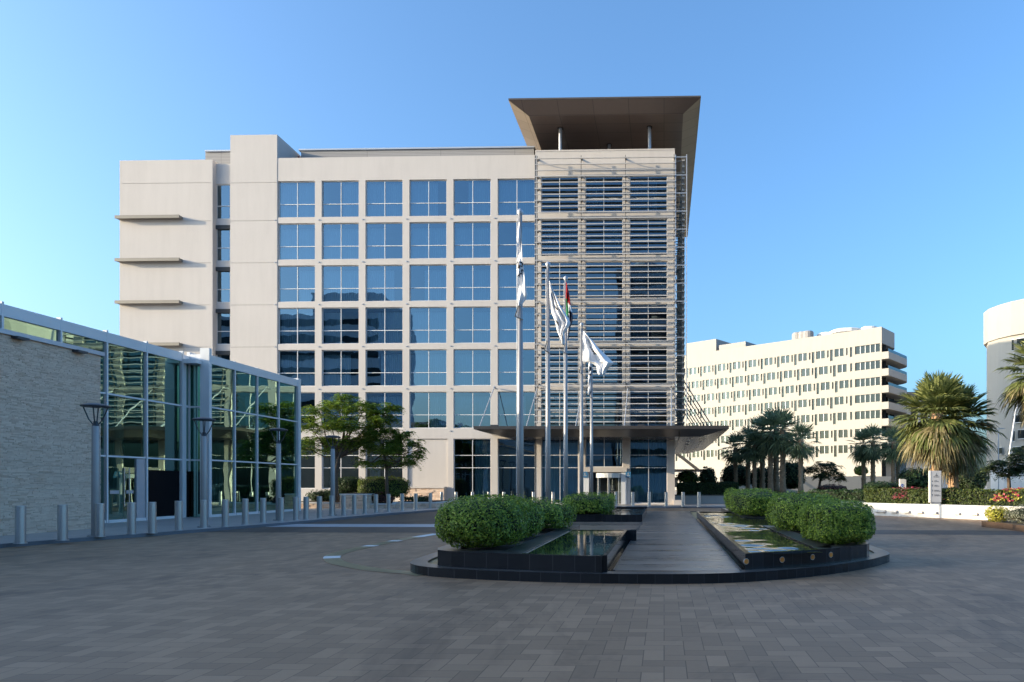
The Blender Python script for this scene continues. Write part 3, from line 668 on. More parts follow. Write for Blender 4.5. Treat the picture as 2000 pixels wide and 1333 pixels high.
# interior
q = MB()
q.box(-36, XP-.3, 8, yr_[-1]+.2, .02, .08, 'kerbstone'); q.box(-36.2, -36, 8, yr_[-1]+.2, .1, 7.6, 'room'); q.box(-36, XP-.3, 22.2, 22.4, .1, 7.4, 'room')
for y in (27.2, 33, 38): q.tube([(-27, y, .1), (-27, y, 7.3)], .28, 'frame_white', 14)
q.box(-36, -35.5, 25, 40, .1, 2.6, 'ledge')
q.box(-33, -29, 26, 30.5, .1, 1.1, 'ledge')
q.build('interior', pav)
cu = MB()
for y0 in (36.6, 38.8, 40.0):
    n = 24
    for i in range(n):
        a, b = y0+i*.028, y0+(i+1)*.028; xx = lambda j: -22.4+.07*math.sin(j*1.3)
        cu.face([(xx(i), a, .15), (xx(i+1), b, .15), (xx(i+1), b, 5.6), (xx(i), a, 5.6)], 'drape')
cu.build('drape', pav)
q = MB(); q.box(-36.2, XP-.26, -30, yl[-1], HP-.5, HP-.3, 'frame_white'); q.box(-36.2, XQ-.26, yl[-1], yr_[-1]+.2, HP-.5, HP-.3, 'frame_white')
q.box(-36.2, XQ-.26, yr_[-1]+.1, yr_[-1]+.3, .1, HP-.5, 'plaster'); q.build('roof', pav)
# rough stone wall in front of the pavilion
XS, zS = -20.3, 6.42
ye = PX(196, XS); sw_ = thing('stone_wall', (XS, ye-4, .1), 'tall wall of rough beige ledger stone in front of the glass pavilion', 'wall')
q = MB(); stones(q, lambda u, v, w_: (XS-w_, u, v), 15.5, ye, .1, zS-.12, .037, .19, .022)
q.box(XS-.6, XS-.02, 15.4, ye-.01, .1, zS-.13, 'plaster'); q.box(XS-.7, XS-.02, -30, 15.4, .1, zS-.13, 'plaster'); q.build('stone_facing', sw_)
q = MB(); q.box(XS-.8, XS+.1, -30, ye+.08, zS-.12, zS+.02, 'frame_grey'); q.build('coping', sw_)
for px in (38, 155):
    q = MB(); y = PX(px, XS+.1); q.box(XS+.0, XS+.24, y-.2, y+.2, zS-.2, zS-.13, 'lamp_dark'); q.build('wall_light', sw_)
q = MB(); q.box(XP-.3, XS-.71, -30, ye-.2, zS-.4, zS-.2, 'frame_grey'); q.build('roof', sw_)
# ================================================================== GROUND
g = MB(); g.face([(-1500,-800,-.06), (1500,-800,-.06), (1500,2200,-.06), (-1500,2200,-.06)], 'sand'); struct(g, 'ground')
g = MB(); g.face([(-20,-40,0), (60,-40,0), (60,47.6,0), (-20,47.6,0)], 'paver'); struct(g, 'road')
g = MB(); g.face([(5.2,47.6,-.004), (60,47.6,-.004), (60,110,-.004), (5.2,110,-.004)], 'paver_tan'); struct(g, 'side_road')
g = MB(); g.face([(-16.4,23.4,.004), (-4.9,23.4,.004), (-4.9,26.4,.004), (-16.4,26.4,.004)], 'paver_dark'); g.face([(4.6,23.2,.004), (30,21.8,.004), (30,23.8,.004), (4.6,25.4,.004)], 'paver_dark')
g.face([(-16.2,28.4,.004), (-4.9,28.4,.004), (-4.9,41,.004), (-15.2,41,.004)], 'paver_dark'); struct(g, 'dark_paving_band')
g = MB(); g.box(-16.2, -4.95, 26.45, 28.3, -.02, .006, 'pale_band'); struct(g, 'pale_paving_band')
kp = [(-16.9,-30), (-16.9,10)]+[PZ(*p) for p in ((0,1070), (120,1060), (260,1050), (420,1037), (540,1027), (640,1017.5), (740,1008), (850,999))]
kp += [(-13.2, 46.2), (-11.8, 47.4), (-9, 47.75), (6.2, 47.75)]
pv = MB(); poly = kp+[(6.2, F+.5), (-34, F+.5), (-34, -30)]
pv.prism(poly, -.05, .1, 'pave'); struct(pv, 'pavement')
ks = MB(); offs = []
for i, p in enumerate(kp):
    a = Vector(kp[max(i-1, 0)]); b = Vector(kp[min(i+1, len(kp)-1)]); t = (b-a).normalized(); offs.append((p[0]+t.y*.16, p[1]-t.x*.16))
ks.strip([(p[0]+.001*0, p[1]) for p in kp], offs, -.05, .104, 'kerbstone'); struct(ks, 'kerb')
# curved inlaid line left of the fountain
lc = [PZ(*p) for p in ((845,1043), (788,1052), (745,1060), (700,1069), (664,1077), (640,1084), (631,1091), (640,1100), (668,1107), (720,1116), (790,1122), (812,1126))]
def spline(P, n=8, closed=False):
    out = []; m = len(P)
    for i in range(m if closed else m-1):
        p0, p1, p2, p3 = [Vector(P[(i+k) % m] if closed else P[min(max(i+k, 0), m-1)]) for k in (-1, 0, 1, 2)]
        for q in range(n):
            t = q/n; out.append(tuple(.5*((2*p1)+(-p0+p2)*t+(2*p0-5*p1+4*p2-p3)*t*t+(-p0+3*p1-3*p2+p3)*t**3)))
    if not closed: out.append(tuple(P[-1]))
    return out
def offset(P, d, closed=False):
    n = len(P); o = []
    for i, p in enumerate(P):
        p = Vector(p); a = Vector(P[i-1]) if (closed or i > 0) else None; b = Vector(P[(i+1) % n]) if (closed or i < n-1) else None
        t1 = (p-a).normalized() if a is not None and (p-a).length > 1e-6 else None; t2 = (b-p).normalized() if b is not None and (b-p).length > 1e-6 else None
        t1 = t1 or t2; t2 = t2 or t1
        n1, n2 = Vector((-t1.y, t1.x)), Vector((-t2.y, t2.x)); m = (n1+n2)/max(.35, 1+n1.dot(n2))
        o.append(tuple(p+m*d))
    return o
ls = spline(lc, 8); lo = offset(ls, .36); g = MB()
for i in range(len(ls)-1):
    wh = i < 6 or 12 <= i < 14 or 21 <= i < 23 or 44 <= i < 49
    m_ = 'paint_white' if wh else 'olive'
    g.face([(*ls[i], .007), (*ls[i+1], .007), (*lo[i+1], .007), (*lo[i], .007)], m_)
struct(g, 'road_marking_line')
# ================================================================== FOUNTAIN
W = .17
kout = [(-5.05,19), (-5.08,15), (-5.03,13.6), (-4.78,12.85), (-4.15,12.33), (-2.9,11.9), (-1.6,11.65), (-.3,11.55), (.9,11.66), (1.9,12.05), (2.95,12.72), (3.95,13.65), (4.6,14.5), (5.0,15.3), (5.1,17), (5.0,20), (5.0,30), (4.9,36), (3.0,37.6), (-1,37.8), (-4.5,37), (-5.0,34), (-5.0,26)]
ko = spline(kout, 5, True); ki = offset(ko, .32, True)
km = MB(); km.strip(ko+[ko[0]], ki+[ki[0]], -.03, W, 'granite', 'granite_top'); struct(km, 'fountain_kerb')
iw = MB(); iw.prism(ki, -.03, W-.035, 'tan_infill'); struct(iw, 'island_paving')
wk = MB(); wk.box(-.86, 1.33, 11.98, 37.4, .1, W+.004, 'walk'); wk.box(-4.2, -.87, 22.6, 27.3, .1, W, 'walk'); wk.box(-.95, 1.42, 35.3, 37.5, .1, W+.0005, 'walk')
wk.box(-.9, -.862, 12.0, 35, .1, W+.012, 'granite_top'); wk.box(1.332, 1.37, 12.1, 35, .1, W+.012, 'granite_top'); struct(wk, 'walkway')
RZ = .46
# channel beside the basins
ch_ = MB(); ch_.face([(-1.0,12.0,W-.02), (-.9,12.0,W-.02), (-.72,18.3,W-.02), (-1.0,18.3,W-.02)], 'water'); ch_.face([(1.37,12.2,W-.02), (1.52,12.2,W-.02), (1.52,30,W-.02), (1.37,30,W-.02)], 'water'); struct(ch_, 'channel_water')
def wallring(mb, P, z0, z1, th, mat, top):                       # P closed plan, wall inside it
    I = offset(P, th, True); mb.strip(P+[P[0]], I+[I[0]], z0, z1, mat, top); return I
# left front planter
def planter(name, P, label, th=.42):
    c = np.mean(np.array(P), 0); t = thing(name, (c[0], c[1], W), label, 'planter', 'granite planters beside the fountain basins')
    q = MB(); area = sum(P[i][0]*P[(i+1) % len(P)][1]-P[(i+1) % len(P)][0]*P[i][1] for i in range(len(P)))
    if area < 0: P = P[::-1]
    I = offset(P, th, True); q.strip(P+[P[0]], I+[I[0]], W-.04, RZ, 'granite', 'granite_top'); q.build('wall', t)
    q = MB(); q.prism(I, W-.03, RZ-.05, 'soil'); q.build('soil', t); return t
pl1 = planter('granite_planter', [(-2.52,20.4), (-4.3,20.4), (-4.4,17), (-4.42,14.5), (-4.38,13.1), (-4.24,12.68), (-3.9,12.42), (-3.44,12.27), (-2.95,12.12), (-2.52,12.02)], 'black granite planter with rounded corner left of the walkway, nearest the viewer')
pl2 = planter('granite_planter', [(2.92,20.3), (2.92,12.98), (3.2,13.17), (3.7,13.6), (4.15,14.08), (4.28,14.35), (4.3,15), (4.35,20.3)], 'black granite planter with curved front right of the walkway, under the two nearest right-hand hedges')
pl3 = planter('granite_planter', [(-2.45,35), (-4.2,35), (-4.2,27.4), (-2.45,27.4)], 'low black granite planter far left of the walkway, under the hedge by the hotel doors')
pl4 = planter('granite_planter', [(4.4,35), (2.92,35), (2.92,25.2), (4.4,25.2)], 'low black granite planter far right of the walkway, under the farthest right-hand hedge')
def basin(label, parts, loc):
    t = thing('fountain_basin', loc, label, 'fountain basin', 'fountain basins')
    for nm, boxes in parts:
        q = MB()
        for b in boxes: q.box(*b)
        q.build(nm, t)
    return t
b1 = basin('raised black granite basin of still water left of the walkway, nearest the viewer', [
    ('wall', [(-1.06,-.98,11.78,18.2,W-.04,RZ,'granite'), (-1.06,-.74,18.2,18.5,W-.04,RZ-.002,'granite'), (-2.5,-1.061,18.25,18.5,W-.04,RZ-.012,'granite')]),
    ('inner_wall', [(-2.515,-2.47,12.1,18.24,W-.03,RZ-.02,'basin_in')]),
    ('floor', [(-2.47,-1.061,12.1,18.24,W-.03,W-.01,'soil')])], (-1.8, 15, W))
q = MB(); q.strip([(-1.06,11.66), (-1.6,11.75), (-2.1,11.88), (-2.52,12.02)], [(-1.06,11.78), (-1.6,11.87), (-2.1,12.0), (-2.52,12.14)], W-.04, RZ-.001, 'granite'); q.build('front_wall', b1)
b2 = basin('long black granite basin of rippling golden water right of the walkway', [
    ('wall', [(1.44,1.54,12.3,30.0,W-.04,RZ,'granite'), (1.44,2.91,30.0,30.3,W-.04,RZ-.002,'granite'), (2.91,4.3,25.0,25.19,W-.04,RZ-.003,'granite'), (4.31,4.42,20.31,25.0,W-.04,RZ-.004,'granite')]),
    ('floor', [(1.541,2.9,13.1,29.99,W-.03,W-.01,'soil')])], (2.2, 20, W))
q = MB(); q.strip([(1.44,12.15), (2.15,12.5), (2.92,12.97)], [(1.44,12.3), (2.15,12.65), (2.92,13.12)], W-.04, RZ-.001, 'granite'); q.build('front_wall', b2)
b3 = basin('small far black granite basin left of the walkway, before the hotel doors', [
    ('wall', [(-.98,-.87,27.4,34.9,W-.04,RZ,'granite'), (-2.44,-.87,27.2,27.4,W-.04,RZ-.002,'granite'), (-2.44,-.87,34.9,35.1,W-.04,RZ+.05,'granite')]),
    ('floor', [(-2.44,-.98,27.41,34.9,W-.03,W-.01,'soil')])], (-1.7, 31, W))
def wgrid(name, P, mat):
    q = MB()
    if mat == 'water_rip':                                     # real ripples: a fine height field
        x0, x1 = P[0][0], P[1][0]; y0, y1 = P[0][1], P[2][1]; nx, ny = max(2, int((x1-x0)/.05)), int((y1-y0)/.06)
        ks_ = [(random.uniform(-9, 9), random.gauss(0, 1)*5+random.choice((-12, 12, 20, -20)), random.uniform(0, 6)) for _ in range(14)]
        def hgt(x, y): return sum(math.sin(x*a_+y*b_+p_)/math.hypot(a_, b_) for a_, b_, p_ in ks_)*.034*(.55+.45*math.sin(y*.9+x))
        b0 = len(q.v)
        for j in range(ny+1):
            for i in range(nx+1): x, y = x0+(x1-x0)*i/nx, y0+(y1-y0)*j/ny; q.v.append((x, y, RZ-.03+hgt(x, y)))
        k_ = q.m(mat)
        for j in range(ny):
            for i in range(nx): p_ = b0+j*(nx+1)+i; q.f.append((p_, p_+1, p_+nx+2, p_+nx+1)); q.mi.append(k_)
        return tag(q.build(name, None, True), kind='structure')
    q.face([(x, y, RZ-.02) for x, y in P], mat); struct(q, name)
wgrid('pool_water', [(-2.47,12.1), (-1.6,11.88), (-1.062,11.79), (-1.062,18.25), (-2.47,18.25)], 'water')
wgrid('pool_water', [(1.545,12.38), (2.9,12.38), (2.9,29.99), (1.545,29.99)], 'water_rip'); wgrid('pool_water', [(2.9,20.31), (4.3,20.31), (4.3,24.99), (2.9,24.99)], 'water_rip')
wgrid('pool_water', [(-2.43,27.41), (-.985,27.41), (-.985,34.89), (-2.43,34.89)], 'water_rip')
# amber spot lights in the right front wall
for px, py, lab in ((1458, 1097, 'round amber light in the black basin wall, next to the walkway corner'), (1528, 1093.5, 'round amber light in the black curved wall, second from the walkway corner'), (1586, 1088.5, 'round amber light in the black curved wall, third from the walkway corner'), (1622.5, 1084, 'round amber light in the black curved wall, farthest from the walkway')):
    x, y = PZ(px, py-.0, .29) if False else (None, None)
    a = (px-CX)/FP                                            # meet the wall's front line
    best = None
    P = [(1.44,12.15), (2.15,12.5), (2.92,12.97), (3.2,13.17), (3.7,13.6), (4.15,14.08)]
    for (xa_, ya_), (xb_, yb_) in zip(P, P[1:]):
        for k in range(41):
            t = k/40; X, Y = xa_+(xb_-xa_)*t, ya_+(yb_-ya_)*t; d = -X*st+Y*ct; e = abs((X*ct+Y*st)/d-a)
            if best is None or e < best[0]: best = (e, X, Y, Vector((yb_-ya_, -(xb_-xa_), 0)).normalized())
    _, X, Y, nn = best; z = CH+(HY-py)*(-X*st+Y*ct)/FP
    q = MB(); c = Vector((X, Y, z)); q.tube([c-nn*.005, c+nn*.012], .045, 'orange_lamp', 14); q.tube([c-nn*.006, c+nn*.006], .055, 'steel', 14)
    o = q.build('wall_spotlight', loc=(X, Y, z)); tag(o, lab, 'light', 'amber lights in the basin wall')
# ================================================================== BOLLARDS, LAMPS, FLAG POLES
q = MB(); bol = thing('bollard', (0, 0, 0), 'x', 'bollard', 'stainless bollards along the drop-off kerb')
q.lathe([(.115, .02), (.115, .93), (.11, .935), (.11, .945), (.115, .95), (.115, 1.0), (.108, 1.008), (0.0, 1.008)], 'steel', seg=24); ob = q.build('post', bol, True); ob.data.polygons.foreach_set('use_smooth', [True]*len(ob.data.polygons))
m_ = ob.modifiers.new('es', 'EDGE_SPLIT'); m_.split_angle = R(40)
q = MB(); q.lathe([(.15, 0), (.15, .018), (.12, .022)], 'steel', seg=20); q.build('base_plate', bol)
bl = [((40,1062), 'steel bollard in front of the rough stone wall, at the picture\'s left edge'), ((122,1056), 'steel bollard in front of the rough stone wall, second from the picture\'s left edge'),
 ((195,1049), 'steel bollard touching the foot of the lamp post by the stone wall'), ((257,1044), 'steel bollard in front of the glazed double door with pull bars'), ((297,1042), 'steel bollard before the mullion between glazed door and black doorway'),
 ((349,1036), 'steel bollard in front of the black doorway'), ((398,1031), 'steel bollard overlapping the lamp post by the thick white column')]
for k, (p, nxt) in enumerate((((440,1029), 'first'), ((479,1024.5), 'second'), ((514,1021), 'third'))): bl.append((p, f'steel bollard before the pavilion glass, {nxt} right of the thick white column'))
bl += [((549,1018), 'steel bollard overlapping the lamp post near the end of the glass pavilion'), ((578,1016), 'steel bollard in front of the pavilion\'s last corner post')]
o_ = ['first', 'second', 'third', 'fourth', 'fifth', 'sixth', 'seventh', 'eighth', 'ninth', 'tenth', 'eleventh', 'twelfth', 'thirteenth']
for k, p in enumerate(((598,1014.5), (624,1012), (648,1008), (671.5,1007), (692,1005), (713,1003.5), (734.5,1001.5), (759,1000), (785.5,998), (812,997), (840.6,993))):
    bl.append((p, f'steel bollard before the low stone planters, {o_[k]} from the pavilion end'))
far = [(862.5,989), (891,988.8), (923,988.8), (955,988.8), (984,988.8), (1042,988.8), (1080,988.8), (1104,988.8), (1170,988.8), (1203,988.8), (1236,989), (1268,989.3), (1301,989.6), (1334,990), (1365,990.3)]
flab = ['steel bollard at the stone plinth, where the row turns right']+[f'steel bollard before the hotel front, {o_[k]} right of the stone plinth' for k in range(9)]+[
 'steel bollard left of the tall window beside the revolving door', 'steel bollard before the middle of the tall window beside the revolving door', 'steel bollard at the right edge of the tall window beside the revolving door', 'steel bollard right of the hotel corner pier, before the dark hedge', 'steel bollard at the far right end of the entrance row']
bl += list(zip(far, flab))
first = True
for (px, py), lab in bl:
    x, y = PZ(px, py, .1)
    if first: bol.location = (x, y, .1); bol['label'] = lab; first = False
    else: dup(bol, (x, y, .1), lab, random.uniform(0, 6))
# lamps
def lamp(x, y, lab):
    t = thing('street_lamp', (x, y, .1), lab, 'street lamp', 'pavement lamps with disc tops'); H = 3.35
    q = MB(); q.lathe([(.115, .02), (.11, 1.2), (.10, H-.02), (.09, H)], 'pole', (x, y, .1), 20); q.build('pole', t, True)
    q = MB(); q.lathe([(.22, 0), (.22, .025), (.13, .03)], 'pole', (x, y, .1), 20)
    for k in range(4): a = k*math.pi/2+.7; q.lathe([(.025, .02), (.025, .06)], 'steel', (x+.17*math.cos(a), y+.17*math.sin(a), .1), 8)
    q.build('base_plate', t)
    q = MB(); q.lathe([(.10, H), (.07, H+.05), (.055, H+.14), (.0, H+.15)], 'lamp_dark', (x, y, .1), 16); q.build('collar', t, True)
    for k in range(4):
        a = k*math.pi/2+.5; q = MB(); c, s_ = math.cos(a), math.sin(a)
        q.tube([(x+.05*c, y+.05*s_, .1+H+.02), (x+.17*c, y+.17*s_, .1+H+.2), (x+.3*c, y+.3*s_, .1+H+.57)], .017, 'lamp_dark', 6); q.build('bracket', t)
    q = MB(); q.lathe([(.0, H+.55), (.36, H+.57), (.385, H+.595), (.36, H+.62), (.2, H+.67), (.0, H+.69)], 'lamp_dark', (x, y, .1), 28); q.build('lamp_disc', t, True)
for px, lab in ((187, 'grey lamp post with disc top in front of the rough stone wall'), (398.5, 'grey lamp post with disc top before the thick white pavilion column'), (544, 'grey lamp post with disc top before the last pavilion panes'), (650, 'grey lamp post with disc top in front of the leafy tree trunk')):
    x, y = PZ(px, {187: 1048, 398.5: 1030, 544: 1016.5, 650: 1007}[px], .1); lamp(x, y, lab)
# flag poles
def flagpole(px, top, d, lab, rb=.10):
    b = PD(px, 945, d); x, y = b.x, b.y; zt = CH+(HY-top)*d/FP
    t = thing('flagpole', (x, y, RZ-.05), lab, 'flagpole', 'flagpoles left of the walkway')
    q = MB(); q.tube([(x, y, .2), (x, y, 3), (x, y, zt-.18)], [rb, rb*.92, rb*.5], 'pole', 16); q.build('pole', t, True)
    q = MB(); q.lathe([(.04, -.22), (.06, -.18), (.10, -.1), (.085, -.04), (.03, .0), (0, .03)], 'frame_grey', (x, y, zt), 14); q.build('finial', t, True)
    q = MB(); q.tube([(x-rb*.9, y-.06, 1.4), (x-rb*.7, y-.06, zt-.3)], .008, 'frame_white', 5); q.build('halyard', t)
    q = MB(); zc_ = zt-(3.3 if d < 33 else 2.6); q.tube([(x-.02, y-.1, zc_+.35), (x-rb*1.2, y-.09, zc_), (x+rb*.9, y-.1, zc_-.12)], .02, 'lamp_dark', 6); q.build('rope_loop', t)
    return x, y
ds = [20.9, 25.4, 29.7, 35.4, 40.4]
flagpole(1016, 409, ds[0], 'tallest-looking grey flagpole, nearest the viewer, over the big left hedge', .115)
flagpole(1070.5, 512, ds[1], 'second flagpole from the left, with a white flag blown to the right')
flagpole(1105, 540, ds[2], 'flagpole carrying the red, green, white and black flag')
flagpole(1136, 631, ds[3], 'fourth flagpole from the left, with a white flag spread out to the right')
flagpole(1155.5, 690, ds[4], 'farthest and shortest-looking flagpole, with a narrow white hanging flag')
def flag(rows, d, lab, colour, NU=36, NV=70, amp=.10, fold=3.0, ph=0.0):
    q = MB(); rows = sorted(rows); ys = [r[0] for r in rows]; G_ = []
    for j in range(NV+1):
        py = ys[0]+(ys[-1]-ys[0])*j/NV; v = j/NV
        xl = np.interp(py, ys, [r[1] for r in rows]); xr_ = np.interp(py, ys, [r[2] for r in rows]); row = []
        for i in range(NU+1):
            u = i/NU; p = PD(xl+(xr_-xl)*u, py, d)
            p.y += -.06+amp*math.sin(u*fold*2*math.pi+v*2.5+ph)*(.3+u)*min(1, v*4+.1)+.04*math.sin(v*17+u*5); row.append(p)
        G_.append(row)
    for j in range(NV):
        for i in range(NU): q.face([G_[j][i], G_[j][i+1], G_[j+1][i+1], G_[j+1][i]], colour((i+.5)/NU, (j+.5)/NV))
    c = G_[0][0]; o = q.build('flag', loc=tuple(c), smooth=True)
    bm_ = o.data; import bmesh; b = bmesh.new(); b.from_mesh(bm_); bmesh.ops.remove_doubles(b, verts=b.verts, dist=.0004); b.to_mesh(bm_); b.free()
    s_ = o.modifiers.new('th', 'SOLIDIFY'); s_.thickness = .004
    return tag(o, lab, 'flag', 'flags on the poles')
def ring(u, v, cu, cv, a, b, th=.45):
    r_ = math.hypot((u-cu)/a, (v-cv)/b); return 1-th < r_ < 1
def f1(u, v):
    if ring(u, v, .55, .50, .42, .035, .5): return 'black_cloth'
    if ring(u, v, .75, .575, .22, .016, .55): return 'black_cloth'
    if .06 < u < .5 and .525 < v+.02*u < .565: return 'black_cloth'
    if ring(u, v, .5, .595, .20, .016, .55): return 'black_cloth'
    if .1 < u < .45 and abs(v-.628-.03*(.3-u)) < .007: return 'black_cloth'
    if .12 < u < .38 and .635 < v < .66 and not (.2 < u < .3 and v > .645): return 'black_cloth'
    if u < .16 and .46 < v < .49: return 'black_cloth'
    return 'white_cloth'
flag([(436,1012.5,1015.5), (450,1011,1018), (480,1010.5,1020.5), (505,1010.5,1022), (530,1010.5,1024), (550,1011,1027), (565,1011.5,1029), (576,1011.5,1030.5), (585,1012,1028), (592,1013,1023), (600,1014,1016)], ds[0]-.12, 'white flag with black emblem hanging limp on the nearest flagpole', f1, amp=.03, fold=1.6)
def f2(u, v):
    if .42 < u < .56 and .36 < v < .47 and abs((u-.42)/.14-(v-.36)/.11) < .35: return 'black_cloth'
    if .50 < u < .60 and .43 < v < .455: return 'black_cloth'
    if .06 < u < .22 and .60 < v < .70 and (abs((u-.06)/.16-(v-.6)/.1) < .3 or .64 < v < .66): return 'black_cloth'
    return 'white_cloth'
flag([(550,1073,1074), (565,1073.5,1079), (583,1074,1088), (600,1075,1096), (612,1077,1104), (622,1082,1110), (630,1085,1113.5), (637,1086,1112), (645,1087.5,1107), (652,1090,1102), (662,1095,1103), (675,1099,1102)], ds[1]-.08, 'white flag with small black lettering drooping right of the second flagpole', f2, amp=.09)
def f3(u, v):
    if v < .2: return 'red_cloth'
    if u < .33: return 'red_cloth' if v < .28 else ('green_cloth' if v < .62 else 'white_cloth')
    if u < .5: return 'red_cloth' if v < .22 else ('green_cloth' if v < .55 else 'white_cloth')
    return 'red_cloth' if v < .36+.1*(u-.5) else ('white_cloth' if v < .52 else 'navy_cloth')
flag([(553,1105.5,1106.5), (562,1105.5,1109), (580,1105.5,1112.5), (592,1105.5,1114.5), (605,1106,1116.5), (620,1107,1118.8), (630,1108,1118), (640,1108.5,1114), (655,1109,1111), (664,1109.5,1110.5)], ds[2]-.08, 'red, green, white and black striped flag hanging on the middle flagpole', f3, amp=.07)
def f4(u, v):
    if ring(u, v, .50, .385, .05, .045, .6) or ring(u, v, .54, .44, .06, .05, .75): return 'black_cloth'
    if abs(u-.565-(v-.48)*.5) < .035 and .45 < v < .53: return 'black_cloth'
    if .47 < u < .58 and .50 < v < .55 and (v < .515 or abs(u-.50) < .015): return 'black_cloth'
    return 'white_cloth'
flag([(648,1138.5,1141), (656,1138,1148), (668,1138,1159), (680,1138,1169), (692,1138,1182), (700,1138,1190), (707,1138,1196.5), (709,1154,1199), (716,1165,1192), (722,1166,1186), (728,1167,1183), (733,1170,1180), (732.9,1170,1180)], ds[3]-.08, 'white flag with black lettering spread right of the fourth flagpole', f4, amp=.11, fold=2.0, NU=50)
def f5(u, v): return 'black_cloth' if (.18 < v < .30 or .38 < v < .45) and u > .3 else 'white_cloth'
flag([(705,1150,1154.5), (720,1149.5,1154.5), (745,1149,1154), (765,1148.5,1153.5), (772,1149,1152)], ds[4]-.08, 'narrow white flag with dark marks hanging on the farthest flagpole', f5, NU=12, amp=.05)
# ================================================================== PLANTS
def superq(th, ph, e):
    c = lambda a: np.sign(np.cos(a))*np.abs(np.cos(a))**e; s_ = lambda a: np.sign(np.sin(a))*np.abs(np.sin(a))**e
    return np.stack([c(ph)*c(th), c(ph)*s_(th), s_(ph)], -1)
def lump(P, amp, f, seed):
    r_ = np.random.default_rng(seed); o = np.zeros(len(P))
    for k in range(7):
        d = r_.normal(0, 1, 3)*f*(1+k*.35); o += np.sin(P@d+r_.uniform(0, 6))/(1+k*.3)
    return amp*o/3
def hedge(name, lab, b, n, leaf, mat='hedge', e=.5, cat='hedge', group=None, inner='hedge_in', rz=0, seed=1, rough=.10, extra=None):
    x0, x1, y0, y1, z0, z1 = b; C = np.array([(x0+x1)/2, (y0+y1)/2, (z0+z1)/2]); H = np.array([(x1-x0)/2, (y1-y0)/2, (z1-z0)/2])
    # even cover: many candidates on the shape, thinned by area
    m = n*3; th = rng.uniform(-np.pi, np.pi, m); ph = np.arcsin(rng.uniform(-.98, 1, m))
    U = superq(th, ph, e); dirs = rng.normal(0, 1, (m, 3)); dirs /= np.linalg.norm(dirs, axis=1, keepdims=True)
    k = (np.abs(dirs)**(2/e)).sum(1)**(-e/2); U = dirs*k[:, None]
    Nn = np.sign(U)*np.abs(U)**(2/e-1)/H; Nn /= np.linalg.norm(Nn, axis=1, keepdims=True)+1e-9
    wgt = k**2; keep = rng.random(m) < wgt/wgt.max(); U, Nn = U[keep][:n], Nn[keep][:n]
    P = C+U*H; P += Nn*(lump(P, rough, 3.0, seed)+lump(P, rough*.45, 9.0, seed+5)-rng.random(len(P))**2*.24)[:, None]
    P[:, 2] = np.maximum(P[:, 2], z0+.02)
    q = MB(); q.quads(leaves(P, Nn+np.array([0, 0, .35]), leaf, .55, .42), mat)
    if extra:
        mm, frac, sz = extra; k2 = (rng.random(len(P)) < frac*(.3+.7*(P[:, 2] > C[2]))) & (lump(P, 1, 2.2, seed+9) > .12)
        if k2.any(): q.quads(leaves(P[k2]+Nn[k2]*.06, Nn[k2], sz, .8, .5), mm)
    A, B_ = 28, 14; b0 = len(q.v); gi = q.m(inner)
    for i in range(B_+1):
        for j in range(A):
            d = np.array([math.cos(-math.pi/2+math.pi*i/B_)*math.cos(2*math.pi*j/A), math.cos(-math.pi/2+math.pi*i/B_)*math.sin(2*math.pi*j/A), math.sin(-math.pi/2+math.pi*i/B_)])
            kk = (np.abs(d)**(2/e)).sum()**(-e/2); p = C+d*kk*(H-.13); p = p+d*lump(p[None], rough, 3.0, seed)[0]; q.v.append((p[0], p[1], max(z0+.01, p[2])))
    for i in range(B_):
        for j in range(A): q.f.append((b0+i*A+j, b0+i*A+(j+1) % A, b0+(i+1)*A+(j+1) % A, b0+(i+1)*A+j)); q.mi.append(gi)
    o = q.build(name, loc=(C[0], C[1], z0)); return tag(o, lab, cat, group)
gh = 'clipped hedges on the fountain planters'
hedge('clipped_hedge', 'big rounded green hedge at the front left of the fountain, nearest the viewer', (-4.36,-2.72,12.25,14.5,.47,1.46), 21000, .052, group=gh, e=.72, seed=3, rough=.07)
hedge('clipped_hedge', 'green hedge squeezed behind the big front left hedge', (-4.25,-2.86,14.9,16.9,.47,1.36), 10000, .058, group=gh, e=.66, seed=4)
hedge('clipped_hedge', 'green hedge with slightly browner side at the back of the near left planter', (-4.2,-2.56,17.4,20.2,.47,1.26), 10000, .062, group=gh, e=.62, seed=5)
hedge('clipped_hedge', 'square-cut dark green hedge on the far left planter before the hotel doors', (-4.2,-2.25,27.2,32.5,.42,1.26), 9000, .075, group=gh, e=.4, seed=6, mat='hedge')
hedge('clipped_hedge', 'big box-shaped green hedge at the front right, overhanging the curved black wall', (3.02,4.3,13.55,15.9,.48,1.32), 21000, .052, group=gh, e=.5, seed=7, rough=.08)
hedge('clipped_hedge', 'long flat-topped green hedge behind the big front right hedge', (2.95,4.66,17.5,20.3,.47,1.42), 14000, .060, group=gh, e=.46, seed=8)
hedge('clipped_hedge', 'bright green hedge on the far right planter', (2.75,4.45,25.2,33,.47,1.46), 12000, .078, group=gh, e=.45, seed=9)
